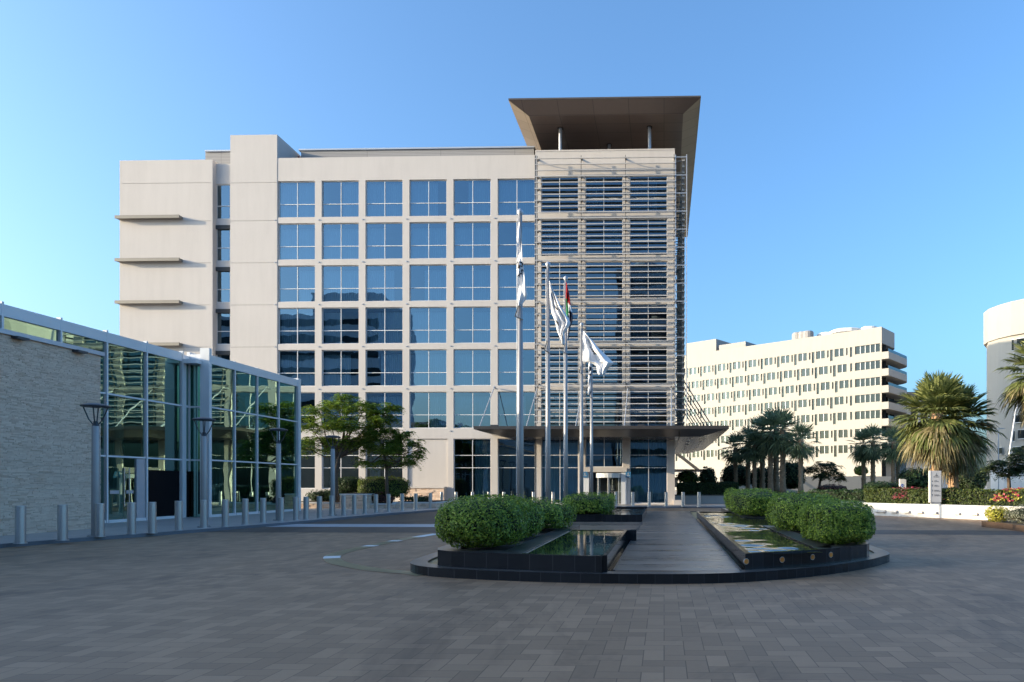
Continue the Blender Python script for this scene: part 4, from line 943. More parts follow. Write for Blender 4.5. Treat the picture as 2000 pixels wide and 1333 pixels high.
# stone planters with shrubs in front of the hotel
def lowwall(x0, x1, y0, y1, z1, lab):
    t = thing('stone_planter', ((x0+x1)/2, (y0+y1)/2, .1), lab, 'planter', 'stone planters under the trees')
    q = MB(); q.box(x0+.06, x1-.06, y0+.06, y1-.06, .1, z1-.08, 'plaster'); stones(q, lambda u, v, w_: (u, y0+w_, v), x0, x1, .1, z1-.08, .11, .32, .04)
    stones(q, lambda u, v, w_: (x1-w_, u, v), y0, y1, .1, z1-.08, .11, .32, .04); q.build('wall', t)
    q = MB(); q.box(x0-.03, x1+.03, y0-.03, y1+.03, z1-.08, z1, 'plaster_shade'); q.build('coping', t)
    q = MB(); q.box(x0+.2, x1-.2, y0+.2, y1-.2, z1, z1+.04, 'soil'); q.build('soil', t)
XD = lambda px, Y: PY(px, 945, Y)[0]
lowwall(XD(560, 43.5), XD(672, 43.5), 43.5, 47, .5, 'low white stone planter beside the pavilion end, under the dark shrubs')
lowwall(XD(664, 43.2), XD(717, 43.2), 43.2, 46, 1.05, 'tall white stone block planter left of the lime hedge')
lowwall(XD(716, 43.6), XD(768, 43.6), 43.6, 47, .42, 'low stone planter under the lime hedge')
lowwall(XD(768, 44), XD(852, 44), 44, 47.5, .5, 'low white stone planter in front of the stone plinth')
hedge('shrub', 'dark green shrub left of the lamp post in front of the trees', (XD(600,45), XD(668,45), 44.2, 46.5, .5, 1.25), 4000, .11, 'darkhedge', .7, 'shrub', 'shrubs under the trees', seed=11, rough=.2)
hedge('shrub', 'dark green clipped shrub right of the taller tree trunk', (XD(660,46), XD(706,46), 45, 47, 1.0, 2.15), 3500, .11, 'darkhedge', .6, 'shrub', 'shrubs under the trees', seed=12)
hedge('shrub', 'lime green clipped hedge under the smaller tree', (XD(702,45), XD(791,45), 44.1, 46.4, .75, 2.15), 6500, .10, 'limehedge', .5, 'hedge', 'shrubs under the trees', seed=13)
hedge('shrub', 'reddish low plants at the foot of the lime hedge', (XD(716,43.9), XD(766,43.9), 43.75, 44.6, .45, 1.0), 1500, .12, 'purple', .8, 'plants', 'shrubs under the trees', seed=14, rough=.2)
hedge('shrub', 'thin low green plants in the planter before the stone plinth', (XD(782,44.4), XD(838,44.4), 44.2, 45, .45, .95), 900, .12, 'darkhedge', .9, 'plants', 'shrubs under the trees', seed=15, rough=.2)
def tree(name, lab, base, d, blobs, trunk, r0, mat, frond=.55, nper=9, leaf=.13, cat='tree', group=None, zb=.5, sparse=1.0):
    """blobs: (px, py, rx, ry, n) sprays in the crown; trunk: pixel polyline"""
    b = PD(base[0], base[1], d); t = thing(name, (b.x, b.y, zb), lab, cat, group)
    q = MB(); tp_ = [PD(px, py, d) for px, py in trunk]; tp_[0].z = zb; nT = len(tp_)
    q.tube(tp_, [r0*(1-.5*i/(nT-1)) for i in range(nT)], 'bark', 9)
    L = []; s_ = d/FP
    for px, py, rx, ry, n in blobs:
        c = PD(px, py, d); c.y += random.uniform(-1, 1)*rx*s_*.6
        f0 = tp_[-1] if len(tp_) < 3 else random.choice(tp_[-2:])
        mid = f0.lerp(c, .5)+Vector((random.uniform(-.2, .2), random.uniform(-.2, .2), -.25))
        q.tube([f0, mid, c], [r0*.42, r0*.26, r0*.10], 'bark', 6)
        for _ in range(int(n*2.2)):
            p = c+Vector((random.gauss(0, .5)*rx*s_, random.gauss(0, .5)*rx*s_*1.1, random.gauss(0, .5)*ry*s_))
            if random.random() < .3: q.tube([c, c.lerp(p, .5)+Vector((0, 0, -.05)), p], [r0*.10, r0*.07, r0*.03], 'bark', 4)
            out = Vector((p.x-c.x, p.y-c.y, 0)); a0 = math.atan2(out.y, out.x)
            for k in range(nper):
                a = a0+random.gauss(0, 1.3); e = random.uniform(-.1, .7); ln = frond*random.uniform(.6, 1.2); K = 7
                for j in range(K):
                    u = (j+1)/K; pos = p+Vector((math.cos(a)*u*ln, math.sin(a)*u*ln, (e*u-.75*u*u)*ln))
                    for sgn in (-1, 1):
                        L.append((*pos, math.cos(a+sgn*1.0), math.sin(a+sgn*1.0), random.uniform(-.5, .1), leaf*(1.1-.5*abs(u-.5))))
    q.build('trunk', t, True)
    A = np.array(L); P = A[:, :3]; D = A[:, 3:6]; D /= np.linalg.norm(D, axis=1, keepdims=True); ln = A[:, 6:7]*(1+rng.uniform(-.3, .3, (len(A), 1)))
    up = np.array([[0, 0, 1.]])+rng.normal(0, .45, D.shape); W_ = np.cross(D, up); W_ /= np.linalg.norm(W_, axis=1, keepdims=True)+1e-9
    V = np.stack([P, P+D*ln*.5+W_*ln*.2, P+D*ln, P+D*ln*.5-W_*ln*.2], 1)
    q = MB(); q.quads(V, mat); q.build('crown', t); return t
tree('leafy_tree', 'taller feathery green tree standing left behind the lamp post before the hotel', (657, 960), 44, [(655,790,18,9,8), (625,805,22,11,11), (690,800,24,11,12), (600,832,16,13,9), (645,830,26,13,14), (690,832,28,14,15), (612,862,22,10,9), (655,862,26,11,12), (700,865,20,12,10), (735,808,18,9,12), (730,835,20,12,12), (765,797,10,10,8), (748,822,16,10,9), (718,795,16,9,8), (598,875,14,8,4), (672,778,14,8,6), (640,878,20,7,5), (720,850,16,10,7)],
     [(657, 960), (656, 930), (662, 895), (672, 868)], .17, 'tree', group='feathery trees before the hotel', zb=.5)
tree('leafy_tree', 'smaller feathery green tree above the lime hedge before the hotel', (755, 940), 44.5, [(755,845,20,9,10), (720,860,18,10,9), (790,850,16,10,8), (812,868,10,9,5), (735,880,24,11,12), (775,880,24,11,12), (810,890,12,9,6), (715,905,14,9,6), (748,905,16,8,6), (800,905,14,8,6), (770,862,18,10,8), (820,878,8,6,3)],
     [(756, 945), (755, 915), (750, 885)], .13, 'tree', group='feathery trees before the hotel', zb=.6, frond=.5)
# ------------------------------------------------------------------ palms
def palm_mesh(H, zc_, ng, nd, pet, bl, wd, mat, dead, skirt, seed, trunk_r, elmin=-30, segs=16, lean=0.0):
    r_ = random.Random(seed); V = []; Dd = []
    def fan(lst, o, d, pl, L, droop, spread, up=Vector((0, 0, 1)), ns=segs):
        side = d.cross(up)
        side = side.normalized() if side.length > .05 else Vector((1, 0, 0)); nrm = side.cross(d)
        base = o+d*pl-up*(.12*pl*pl)
        lst.append([o+side*.03, base+side*.025, base-side*.025, o-side*.03])
        for k in range(ns):
            a = spread*(2*(k+.5)/ns-1)+r_.gauss(0, .03); bd = (d*math.cos(a)+side*math.sin(a)+nrm*(.18*abs(math.sin(a)))).normalized()
            l = L*(.72+.28*math.cos(a*.9))*r_.uniform(.9, 1.08); w_ = wd*r_.uniform(.8, 1.2)*L; s2 = bd.cross(nrm); s2 = s2.normalized() if s2.length > .05 else side
            s2 = (s2+nrm*r_.uniform(-.6, .6)).normalized()
            m1 = base+bd*l*.5-up*droop*l*.10; m2 = base+bd*l*.8-up*droop*l*.30; tp2 = base+bd*l*.97-up*droop*l*.62
            lst.append([base-s2*.012, base+s2*.012, m1+s2*w_, m1-s2*w_]); lst.append([m1-s2*w_, m1+s2*w_, m2+s2*w_*.55, m2-s2*w_*.55]); lst.append([m2-s2*w_*.55, m2+s2*w_*.55, tp2+s2*.004, tp2-s2*.004])
    for i in range(ng):
        u = i/max(1, ng-1); el = R(82+(elmin-82)*u**.85+r_.gauss(0, 5)); az = i*2.39996+r_.gauss(0, .15)
        d = Vector((math.cos(az)*math.cos(el), math.sin(az)*math.cos(el), math.sin(el)))
        fan(V, Vector((0, 0, zc_+.25-.5*u)), d, pet*r_.uniform(.8, 1.1), bl*r_.uniform(.85, 1.1), .12+.7*u, R(78))
    for i in range(nd):
        u = i/max(1, nd-1); el = R(-22-52*u+r_.gauss(0, 9)); az = i*2.39996+r_.gauss(0, .3)
        d = Vector((math.cos(az)*math.cos(el), math.sin(az)*math.cos(el), math.sin(el)))
        fan(Dd, Vector((.12*math.cos(az), .12*math.sin(az), zc_+.05-skirt*u)), d, pet*r_.uniform(.8, 1.15)*(1-.35*u), bl*r_.uniform(.75, 1.1)*(1-.22*u), r_.uniform(.4, 1.1), R(r_.uniform(45, 75)), ns=max(7, segs-5))
    tr = MB(); n = 14; pts = []; rad = []
    for i in range(n+1):
        z = (zc_+.1)*i/n; pts.append((lean*z*z*.02, 0, z)); rad.append(trunk_r*(1.25-.3*min(1, i/3) if i < 3 else .95)*(1+.06*(i % 2)))
    tr.tube(pts, rad, 'palm_bark', 14)
    for i in range(60):
        z = (zc_)*r_.random(); a = r_.uniform(0, 6.28); rr_ = trunk_r*.95; x, y = rr_*math.cos(a), rr_*math.sin(a)
        tr.tube([(x+lean*z*z*.02, y, z), (x*1.35+lean*z*z*.02, y*1.35, z+.09)], [.05, .02], 'palm_bark', 4)
    return np.array([[tuple(p) for p in q_] for q_ in V]), (np.array([[tuple(p) for p in q_] for q_ in Dd]) if Dd else None), tr, mat, dead
def palm(name, lab, loc, cat, group, spec):
    V, Dd, tr, mat, dead = spec; t = thing(name, (0, 0, 0), lab, cat, group)
    tr.build('trunk', t, True); q = MB(); q.quads(V, mat); q.build('crown', t)
    if Dd is not None: q = MB(); q.quads(Dd, dead); q.build('dry_skirt', t)
    t.location = loc; return t
GZ = .62
def pl_at(px, d, z=GZ): b = PD(px, 945, d); return (b.x, b.y, z)
palm('fan_palm', 'big fan palm with a dry skirt, its trunk half hidden by the white pylon sign', pl_at(1829, 37.5), 'palm tree', 'large fan palms', palm_mesh(7, 4.9, 74, 46, 1.15, 1.4, .045, 'palm', 'palm_dead', 1.3, 1, .27, -52, 18))
palm('fan_palm', 'big fan palm with a bare orange-brown trunk right of the white pylon sign', pl_at(1862, 38.8), 'palm tree', 'large fan palms', palm_mesh(7, 4.6, 72, 46, 1.2, 1.4, .045, 'palm', 'palm_dead', 1.3, 2, .28, -54, 18))
palm('fan_palm', 'tall fan palm cut off by the picture\'s right edge', pl_at(2042, 36.5), 'palm tree', 'large fan palms', palm_mesh(9, 7.1, 46, 40, 1.15, 1.4, .045, 'palm', 'palm_dead', 1.2, 3, .22, -45, 20, -.35))
gp = 'slim palms in the shade beside the hotel'
protos = []
for k in range(3):
    sp2 = palm_mesh(6, 4.75, 36, 12, .75, .95, .05, 'palm_dk', 'palm_dk', .6, 20+k, .17, -70, 10); protos.append(sp2)
pspots = [(1437,852,63,'slim palm nearest the hotel canopy, at the left of the shaded palm group'), (1461,838,64,'second slim palm from the canopy in the shaded palm group'), (1474,846,59,'third slim palm from the canopy, lower than the one behind it'), (1489,818,61,'fourth slim palm from the canopy in the shaded palm group'), (1505,812,58,'fifth slim palm from the canopy, with one of the tallest crowns'), (1516,806,62,'sixth slim palm from the canopy, rising at the back of the group'), (1529,808,57,'seventh slim palm from the canopy, with thick straight trunk'), (1564,832,55,'slim palm standing apart at the right end of the shaded palm group'),
 (1687,845,64,'left slim palm of the pair in front of the white building end'), (1705,838,63,'right slim palm of the pair in front of the white building end'), (1745,838,60,'slim palm half hidden left behind the big fan palms'), (1754,850,66,'slim palm mostly hidden behind the big fan palms, beside the white sign box')]
made = []
for k, (px, top, d, lab) in enumerate(pspots):
    zt = CH+(HY-top)*d/FP; sc = (zt-.85)/6.05
    if k < 3: o = palm('slim_palm', lab, pl_at(px, d, .85), 'palm tree', gp, protos[k]); o.scale = (sc*1.22, sc*1.22, sc); made.append(o); o.rotation_euler[2] = k
    else: dup(made[k % 3], pl_at(px, d, .85), lab, random.uniform(0, 6), (sc*1.22, sc*1.22, sc))
# ================================================================== RIGHT SIDE PLANTED ISLAND
wl = [(19, 27.6), (15.4, 32.0), (13.2, 34.6), (11.35, 36.6), (10.0, 39.0), (8.9, 42.5), (8.2, 47), (7.6, 53), (7.4, 58)]
ws = spline(wl, 8); wi = offset(ws, -.35)
t = thing('curved_wall', (11.4, 36.6, 0), 'low curved white retaining wall with step lights along the road', 'wall')
q = MB(); q.strip(ws, wi, -.03, .62, 'paint_white'); q.build('wall', t)
q = MB(); q.strip(offset(ws, .02), offset(ws, -.4), .621, .66, 'plaster_shade'); q.build('coping', t)
acc = 0
for px in (1648, 1678, 1710, 1725, 1743, 1766, 1795.5, 1828, 1866, 1908):
    best = min(range(len(ws)-1), key=lambda i: abs(((ws[i][0]*ct+ws[i][1]*st)/(-ws[i][0]*st+ws[i][1]*ct))-(px-CX)/FP))
    p = Vector(ws[best]); tt = (Vector(ws[best+1])-p).normalized(); nn = Vector((-tt.y, tt.x))
    q = MB(); T = lambda u, v, w_: (p.x+tt.x*u+nn.x*v, p.y+tt.y*u+nn.y*v, w_)
    q.box(-.16, .16, .0, .14, .2, .31, 'paint_white', T); q.build('step_light', t)
lawn = MB(); lawn.prism(wi+[(7.4, 110), (75, 110), (75, 27)], 0, .58, 'lawn'); struct(lawn, 'lawn')
def path_hedge(name, lab, P, wd, z0, z1, n, leaf, mat, cat, group, extra=None, seed=1, inner='hedge_in'):
    A = np.array(P); seg = np.linalg.norm(np.diff(A, axis=0), axis=1); cum = np.concatenate([[0], np.cumsum(seg)]); Lt = cum[-1]
    s_ = rng.uniform(0, Lt, n); X = np.interp(s_, cum, A[:, 0]); Y = np.interp(s_, cum, A[:, 1]); X2 = np.interp(s_+.05, cum, A[:, 0]); Y2 = np.interp(s_+.05, cum, A[:, 1])
    T = np.stack([X2-X, Y2-Y], 1)+1e-6; T /= np.linalg.norm(T, axis=1, keepdims=True); Q = np.stack([-T[:, 1], T[:, 0]], 1)
    per = rng.uniform(0, 1, n); hh = z1-z0; f = hh/(2*hh+wd)
    side = np.where(per < f, 1, np.where(per < 2*f, -1, 0)); v = np.where(side == 0, rng.uniform(-1, 1, n)*wd/2, side*wd/2); z = np.where(side == 0, z1, rng.uniform(z0, z1, n))
    Nn = np.concatenate([Q*side[:, None], (side == 0).astype(float)[:, None]], 1)
    P3 = np.concatenate([np.stack([X, Y], 1)+Q*v[:, None], z[:, None]], 1); P3 += Nn*(lump(P3, .12, 2.5, seed)+lump(P3, .06, 7, seed+1)-.12*rng.random(n)**2)[:, None]
    q = MB(); q.quads(leaves(P3, Nn+np.array([0, 0, .3]), leaf, .6, .6), mat)
    if extra:
        for mm, frac, sz, thr in extra:
            k = (lump(P3, 1, 1.6, hash(mm) % 97 if False else seed+len(mm)) > thr) & (rng.random(n) < frac) & (P3[:, 2] > z0+.35*hh)
            if k.any(): q.quads(leaves(P3[k]+Nn[k]*.06, Nn[k], sz, .85, .5), mm)
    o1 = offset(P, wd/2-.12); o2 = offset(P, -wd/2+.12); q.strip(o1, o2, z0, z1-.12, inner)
    c = P[len(P)//2]; return tag(q.build(name, loc=(c[0], c[1], z0)), lab, cat, group)
hp = offset(ws, -1.1)
isign = min(range(len(hp)), key=lambda i: abs(((hp[i][0]*ct+hp[i][1]*st)/(-hp[i][0]*st+hp[i][1]*ct))-(1820-CX)/FP))
il = min(range(len(hp)), key=lambda i: abs(((hp[i][0]*ct+hp[i][1]*st)/(-hp[i][0]*st+hp[i][1]*ct))-(1700-CX)/FP))
ex = [('flower', .3, .10, .48), ('purple', .3, .1, .3)]
path_hedge('flowering_hedge', 'green hedge with pink flowers on the white wall, right of the pylon sign', hp[:isign+1], .9, .6, 1.42, 9000, .10, 'boug', 'hedge', 'flowering hedges on the white wall', [('flower', .35, .12, .42), ('varieg', .35, .1, .3)], 31)
path_hedge('flowering_hedge', 'green hedge with dark red flowers on the white wall, left of the pylon sign', hp[isign:il+1], .9, .6, 1.42, 7000, .10, 'boug', 'hedge', 'flowering hedges on the white wall', ex, 32)
path_hedge('low_hedge', 'low dark green hedge in the shade left of the flowering hedge', [(10.6,48), (11.6,46.4), (14.5,44.5), (18,43.5)], 1.6, .58, 1.25, 4500, .13, 'darkhedge', 'hedge', None, None, 33)
# dark clipped hedge right of the hotel, on its own wall
hx0, hx1 = PY(1322, 955, 58)[0], PY(1442, 955, 58)[0]
path_hedge('clipped_hedge', 'tall dark clipped hedge on a brown wall right of the hotel corner', [(hx0, 58), (hx1, 58)], 1.2, PY(1380, 967, 57.4)[1], PY(1380, 944, 57.4)[1], 7000, .12, 'darkhedge', 'hedge', None, None, 34)
t = thing('garden_wall', ((hx0+hx1)/2, 57.2, 0), 'low brown wall under the dark clipped hedge right of the hotel', 'wall'); q = MB(); q.box(hx0-.2, hx1+.2, 57.2, 59, -.03, PY(1380, 967, 57.4)[1]-.08, 'plaster'); q.build('wall', t)
q = MB(); q.box(hx0-.2, hx1+.25, 57.15, 59, PY(1380, 967, 57.4)[1]-.08, PY(1380, 967, 57.4)[1], 'ledge'); q.build('coping', t)
def bush(lab, px, py0, py1, hw, d, mat, n=2200, leaf=.16, name='shrub', cat='shrub', group='shrubs around the far road', e=.85, extra=None, seed=50, rough=.28):
    a, b = PD(px-hw, py1, d), PD(px+hw, py0, d); w2 = (b.x-a.x)/2; y = (a.y+b.y)/2
    return hedge(name, lab, (a.x, b.x, y-w2*.8, y+w2*.8, a.z, b.z), n, leaf, mat, e, cat, group, seed=seed, rough=rough, extra=extra)
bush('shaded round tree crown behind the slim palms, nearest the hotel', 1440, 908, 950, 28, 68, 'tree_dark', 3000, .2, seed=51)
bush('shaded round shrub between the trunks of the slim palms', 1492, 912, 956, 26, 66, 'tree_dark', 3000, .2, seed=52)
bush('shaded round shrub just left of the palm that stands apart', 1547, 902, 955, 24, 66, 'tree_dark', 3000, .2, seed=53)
bush('ball-shaped bright green topiary before the white building', 1681.5, 910, 929, 13.5, 92, 'limehedge', 1600, .2, e=1.0, seed=55, rough=.08)
bush('pale leafy shrub seen under the canopy right of the hotel corner', 1345, 921, 945, 20, 66, 'limehedge', 1800, .2, seed=56)
bush('shaded leafy shrub right of the pale one, behind the dark clipped hedge', 1382, 915, 946, 16, 67, 'tree_dark', 1800, .2, seed=57)
bush('low purple-leaved shrub bed beside the shaded road bend', 1624, 947, 962, 27, 56, 'purple', 1800, .13, seed=58, rough=.1, e=.7)
bush('low green mound of shrubs behind the left end of the flowering hedge', 1722, 941, 958, 34, 50, 'darkhedge', 2400, .13, seed=59, rough=.12)
bush('dark bushes low down behind the big fan palms, left of the trunks', 1795, 915, 958, 36, 56, 'darkhedge', 3000, .17, seed=60)
bush('dark bushes low down behind the big fan palms, right of the trunks', 1893, 912, 960, 30, 50, 'tree_dark', 3000, .16, seed=61)
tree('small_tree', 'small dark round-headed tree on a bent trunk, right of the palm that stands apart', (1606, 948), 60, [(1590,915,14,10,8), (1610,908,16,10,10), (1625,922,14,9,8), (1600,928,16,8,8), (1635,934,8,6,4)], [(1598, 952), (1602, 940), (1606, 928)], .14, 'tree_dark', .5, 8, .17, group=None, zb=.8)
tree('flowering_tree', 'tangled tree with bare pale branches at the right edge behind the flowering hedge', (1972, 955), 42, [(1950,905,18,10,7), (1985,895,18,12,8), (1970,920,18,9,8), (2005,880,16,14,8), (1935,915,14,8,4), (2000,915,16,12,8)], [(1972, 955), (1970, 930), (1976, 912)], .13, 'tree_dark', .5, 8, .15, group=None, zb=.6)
# corner planter at the right edge
cp = [PZ(*p) for p in ((1917, 1029), (1960, 1033.5), (2003, 1040), (2060, 1050))]
t = thing('corner_planter', (cp[0][0], cp[0][1], 0), 'low dark brown planter at the picture\'s right edge', 'planter')
back = [(cp[3][0]+2.2, cp[3][1]+2.5), (cp[0][0]+2.4, cp[0][1]+2.6)]
P = cp+back; I = offset(P, .18, True); q = MB(); q.strip(P+[P[0]], I+[I[0]], -.02, .22, 'granite_brown'); q.build('wall', t)
q = MB(); q.prism(I, 0, .18, 'soil'); q.build('soil', t)
a = PD(1950, 1012, 27.0); hedge('variegated_shrub', 'yellow and green variegated shrub in the dark corner planter', (a.x-.55, a.x+.5, a.y-.5, a.y+.6, .18, .86), 2600, .075, 'varieg', .9, 'shrub', None, seed=71, rough=.14)
a = PD(1990, 1012, 26.2); hedge('grey_leaved_shrub', 'grey-green small-leaved shrub right of the yellow variegated one', (a.x-.45, a.x+.8, a.y-.6, a.y+.5, .18, .84), 2600, .06, 'greyleaf', .9, 'shrub', None, seed=72, rough=.12)
# pylon sign
bp = ws[min(range(len(ws)), key=lambda i: abs(((ws[i][0]*ct+ws[i][1]*st)/(-ws[i][0]*st+ws[i][1]*ct))-(1820-CX)/FP))]
sg = thing('pylon_sign', (bp[0]+.12, bp[1]+.15, .66), 'pale grey direction pylon with small dark arrows standing on the white curved wall', 'sign'); sx, sy, sz = sg.location
q = MB(); wd_ = .255; q.box(sx-wd_, sx+wd_, sy-.06, sy+.12, sz+.12, sz+1.68, 'sign'); q.build('panel', sg)
q = MB(); q.box(sx-wd_+.02, sx+wd_-.02, sy-.03, sy+.09, sz, sz+.12, 'sign_base'); q.build('base', sg)
q = MB(); q.box(sx-wd_-.05, sx-wd_-.003, sy-.07, sy+.13, sz+.1, sz+1.69, 'paint_white'); q.build('side_edge', sg)
q = MB(); yk = sy-.064
q.box(sx-.06, sx+.08, yk-.004, yk, sz+1.44, sz+1.455, 'ink'); q.box(sx-.03, sx+.05, yk-.004, yk, sz+1.462, sz+1.475, 'ink'); q.box(sx+.004, sx+.014, yk-.004, yk, sz+1.48, sz+1.56, 'ink')
for k in range(9): q.box(sx-.13+k*.031, sx-.13+k*.031+.023, yk-.004, yk, sz+1.36, sz+1.39, 'ink')
q.build('emblem', sg)
for r_, (z, nl, k_) in enumerate(((1.16, 8, 0), (.93, 9, 1), (.68, 12, 1), (.45, 12, 1))):
    for li in range(2):
        q = MB()
        n_ = nl-(3 if li == 0 else 0)
        for k in range(n_): q.box(sx-.09+k*.026, sx-.09+k*.026+random.uniform(.013, .021), yk-.003, yk, sz+z-.03+.045*(1-li)-.0, sz+z-.03+.045*(1-li)+.024, 'ink')
        q.build('direction_text', sg)
    q = MB()
    if k_: q.box(sx-.19, sx-.177, yk-.003, yk, sz+z-.05, sz+z+.05, 'ink'); q.face([(sx-.21, yk-.002, sz+z+.02), (sx-.157, yk-.002, sz+z+.02), (sx-.1835, yk-.002, sz+z+.075)], 'ink')
    else: q.box(sx-.22, sx-.15, yk-.003, yk, sz+z-.008, sz+z+.008, 'ink'); q.face([(sx-.19, yk-.002, sz+z+.035), (sx-.19, yk-.002, sz+z-.035), (sx-.15, yk-.002, sz+z)], 'ink')
    q.build('direction_arrow', sg)
# small white box sign
b = PD(1762, 955, 44); t = thing('sign_box', (b.x, b.y, .6), 'small white box sign with a blue round arrow left of the big palms', 'sign'); x, y = b.x, b.y
zt = CH+(HY-936)*44/FP; q = MB(); q.box(x-.17, x+.13, y-.1, y+.1, .6, zt, 'paint_white'); q.box(x+.14, x+.22, y-.1, y+.1, .6, zt-.03, 'paint_white'); q.build('box', t)
q = MB(); zz = CH+(HY-948.5)*44/FP; q.tube([(x-.02, y-.1, zz), (x-.02, y-.108, zz)], .095, 'blue_dot', 18); o = q.build('blue_disc', t)
q = MB(); q.box(x-.06, x+.02, y-.113, y-.109, zz-.012, zz+.012, 'paint_white'); q.face([(x+.015, y-.111, zz+.04), (x+.015, y-.111, zz-.04), (x+.055, y-.111, zz)], 'paint_white'); q.build('arrow', o)
# lamp post on the far right
b = PD(1969, 945, 52); t = thing('road_lamp', (b.x, b.y, .55), 'thin grey road lamp with a curved arm before the far right white building', 'street lamp')
q = MB(); z9 = CH+(HY-768)*52/FP; q.tube([(b.x, b.y, .55), (b.x+.1, b.y, 4), (b.x+.55, b.y, z9-1.5), (b.x+1.0, b.y, z9)], [.09, .075, .06, .05], 'frame_grey', 10); q.build('pole', t, True)
q = MB(); q.box(b.x+.8, b.x+1.7, b.y-.12, b.y+.12, z9-.04, z9+.05, 'frame_grey'); q.build('lamp_head', t)
b = PD(1950, 945, 70); t = thing('road_lamp', (b.x, b.y, .55), 'small far road lamp with a short horizontal head, left of the thin curved lamp', 'street lamp')
q = MB(); z9 = CH+(HY-838)*70/FP; q.tube([(b.x, b.y, .55), (b.x, b.y, z9)], .05, 'frame_grey', 8); q.build('pole', t); q = MB(); q.box(b.x, b.x+.6, b.y-.1, b.y+.1, z9, z9+.07, 'frame_grey'); q.build('lamp_head', t)
# ================================================================== FAR WHITE BUILDING
D0 = 139.0; Cc = PD(1722, 945, D0); C0 = Vector((Cc.x, Cc.y))
def rotv(x, d): return Vector((x*ct-d*st, x*st+d*ct))
tl = rotv(-.777, .629).normalized(); nb = rotv(.629, .777).normalized()       # along the facade to the left; inwards
WH = CH+(HY-638.5)*D0/FP; fl = 32.5*D0/FP
far_b = thing('white_apartment_block', (C0.x, C0.y, 0), 'long white seven storey block with rows of small windows and curved balconies', 'building')
def TB(u, v, w_): p = C0+tl*u+nb*w_; return (p.x, p.y, v)
LB = 72.0
def srow(py): return CH+(HY-py)*D0/FP
rowz = [srow(620+y/3.508)-0 for y in (205, 320, 435, 548, 662, 785, 895)]
holes = []; wins = []; slits = []
for j, z in enumerate(rowz):
    hw = fl*.245
    holes.append((.35, 5.6, z-hw, z+hw, .5)); par = 0 if j in (0, 3) else (2.2 if j in (1, 4) else (1.0 if j == 2 else 1.6))
    u = 6.3 + (par if par else 0)*1.0
    k = 0
    if par: slits.append((6.2, 6.65, z-hw, z+hw, j))
    else: slits.append((6.2, 6.7, z-hw*1.5, z+hw, j)); u = 6.75; slits.append((7.2, 7.55, z-hw*.9, z+hw*.9, j)); u = 8.1
    if par: u = 6.65+par*.35
    while u < 62:
        wins.append((u, u+2.0, z-hw, z+hw, j)); slits.append((u+3.05-.65, u+3.0, z-hw*1.9, z+hw, j)); slits.append((u+3.3, u+3.68, z-hw*.9, z+hw*.9, j)); u += 4.2
holes += [(a, b, c, d, .25) for a, b, c, d, j in wins]+[(a, b, c, d, .3) for a, b, c, d, j in slits]
q = MB()
zbase = srow(924)
holes += [(2+5.5*k, 6+5.5*k, .8, zbase-.6, .8) for k in range(11)]
q.wall(TB, 0, LB, 0, WH, holes, 'plaster_white')
q.face([TB(6, WH-.4, 0), TB(LB, WH-.4, 0), TB(LB, WH-.4, 18), TB(6, WH-.4, 18)], 'plaster_white'); q.face([TB(LB, 0, 0), TB(LB, 0, 18), TB(LB, WH, 18), TB(LB, WH, 0)], 'plaster_white')
# end face: rounded top block, recessed floors
def endpoly(L, out, r, n=8):
    P = [(0, .02), (-out, .02)]
    for i in range(n+1): a = math.pi/2*i/n; P.append((-out+r-r*math.cos(a), L-r+r*math.sin(a)))
    P.append((6, L)); P.append((6, .7)); return [tuple(C0+tl*u+nb*w_) for u, w_ in P]
q.prism(endpoly(10.5, 0.001, 3.5), rowz[0]+fl*.26, WH-.02, 'plaster_white')
q.build('wall', far_b)
q = MB(); q.prism([tuple(C0+tl*u+nb*w_) for u, w_ in ((1.5,.6), (1.5,11.5), (3,13), (8,13), (8,.6))], 0, rowz[0]-fl*.3, 'plaster_white'); q.prism([tuple(C0+tl*u+nb*w_) for u, w_ in ((1.5,.6), (1.5,8), (3,9.5), (8,9.5), (8,.6))], rowz[0]-fl*.29, rowz[0]+fl*.26, 'plaster_white'); q.build('end_wall', far_b)
for j, z in enumerate(rowz):
    q = MB(); zt_ = z-fl*.25; q.prism(endpoly(15.5, 1.4, 5.0), max(.2, zt_-fl*.47), zt_-.15, 'plaster_white'); o = q.build('balcony', far_b)
    if j < 6:
        q = MB(); P = endpoly(15.5, 1.3, 5.0)[1:-2]
        q.strip(P, offset(P, -.06), zt_-.15, zt_+.45, 'glass_far'); q.build('balustrade', o)
    q = MB()
    for w0, w1 in ((.9, 4.0), (4.6, 8), (8.6, 11.5)):
        q.face([(*(C0+tl*1.45+nb*w0), z-fl*.24), (*(C0+tl*1.45+nb*w1), z-fl*.24), (*(C0+tl*1.45+nb*w1), z+fl*.24), (*(C0+tl*1.45+nb*w0), z+fl*.24)], 'glass_far')
    q.build('balcony_door', far_b)
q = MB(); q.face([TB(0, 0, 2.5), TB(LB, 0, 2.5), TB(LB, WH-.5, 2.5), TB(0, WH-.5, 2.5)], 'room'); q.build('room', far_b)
for j, z in enumerate(rowz):
    q = MB(); hw = fl*.245; q.face([TB(.35, z-hw, .3), TB(5.6, z-hw, .3), TB(5.6, z+hw, .3), TB(.35, z+hw, .3)], 'glass_far')
    for k in range(1, 5): q.box(.35+1.05*k-.04, .35+1.05*k+.04, 0, .1, z-hw, z+hw, 'frame_grey', lambda u, v, w_: TB(u, w_, .18+v))
    q.build('ribbon_window', far_b)
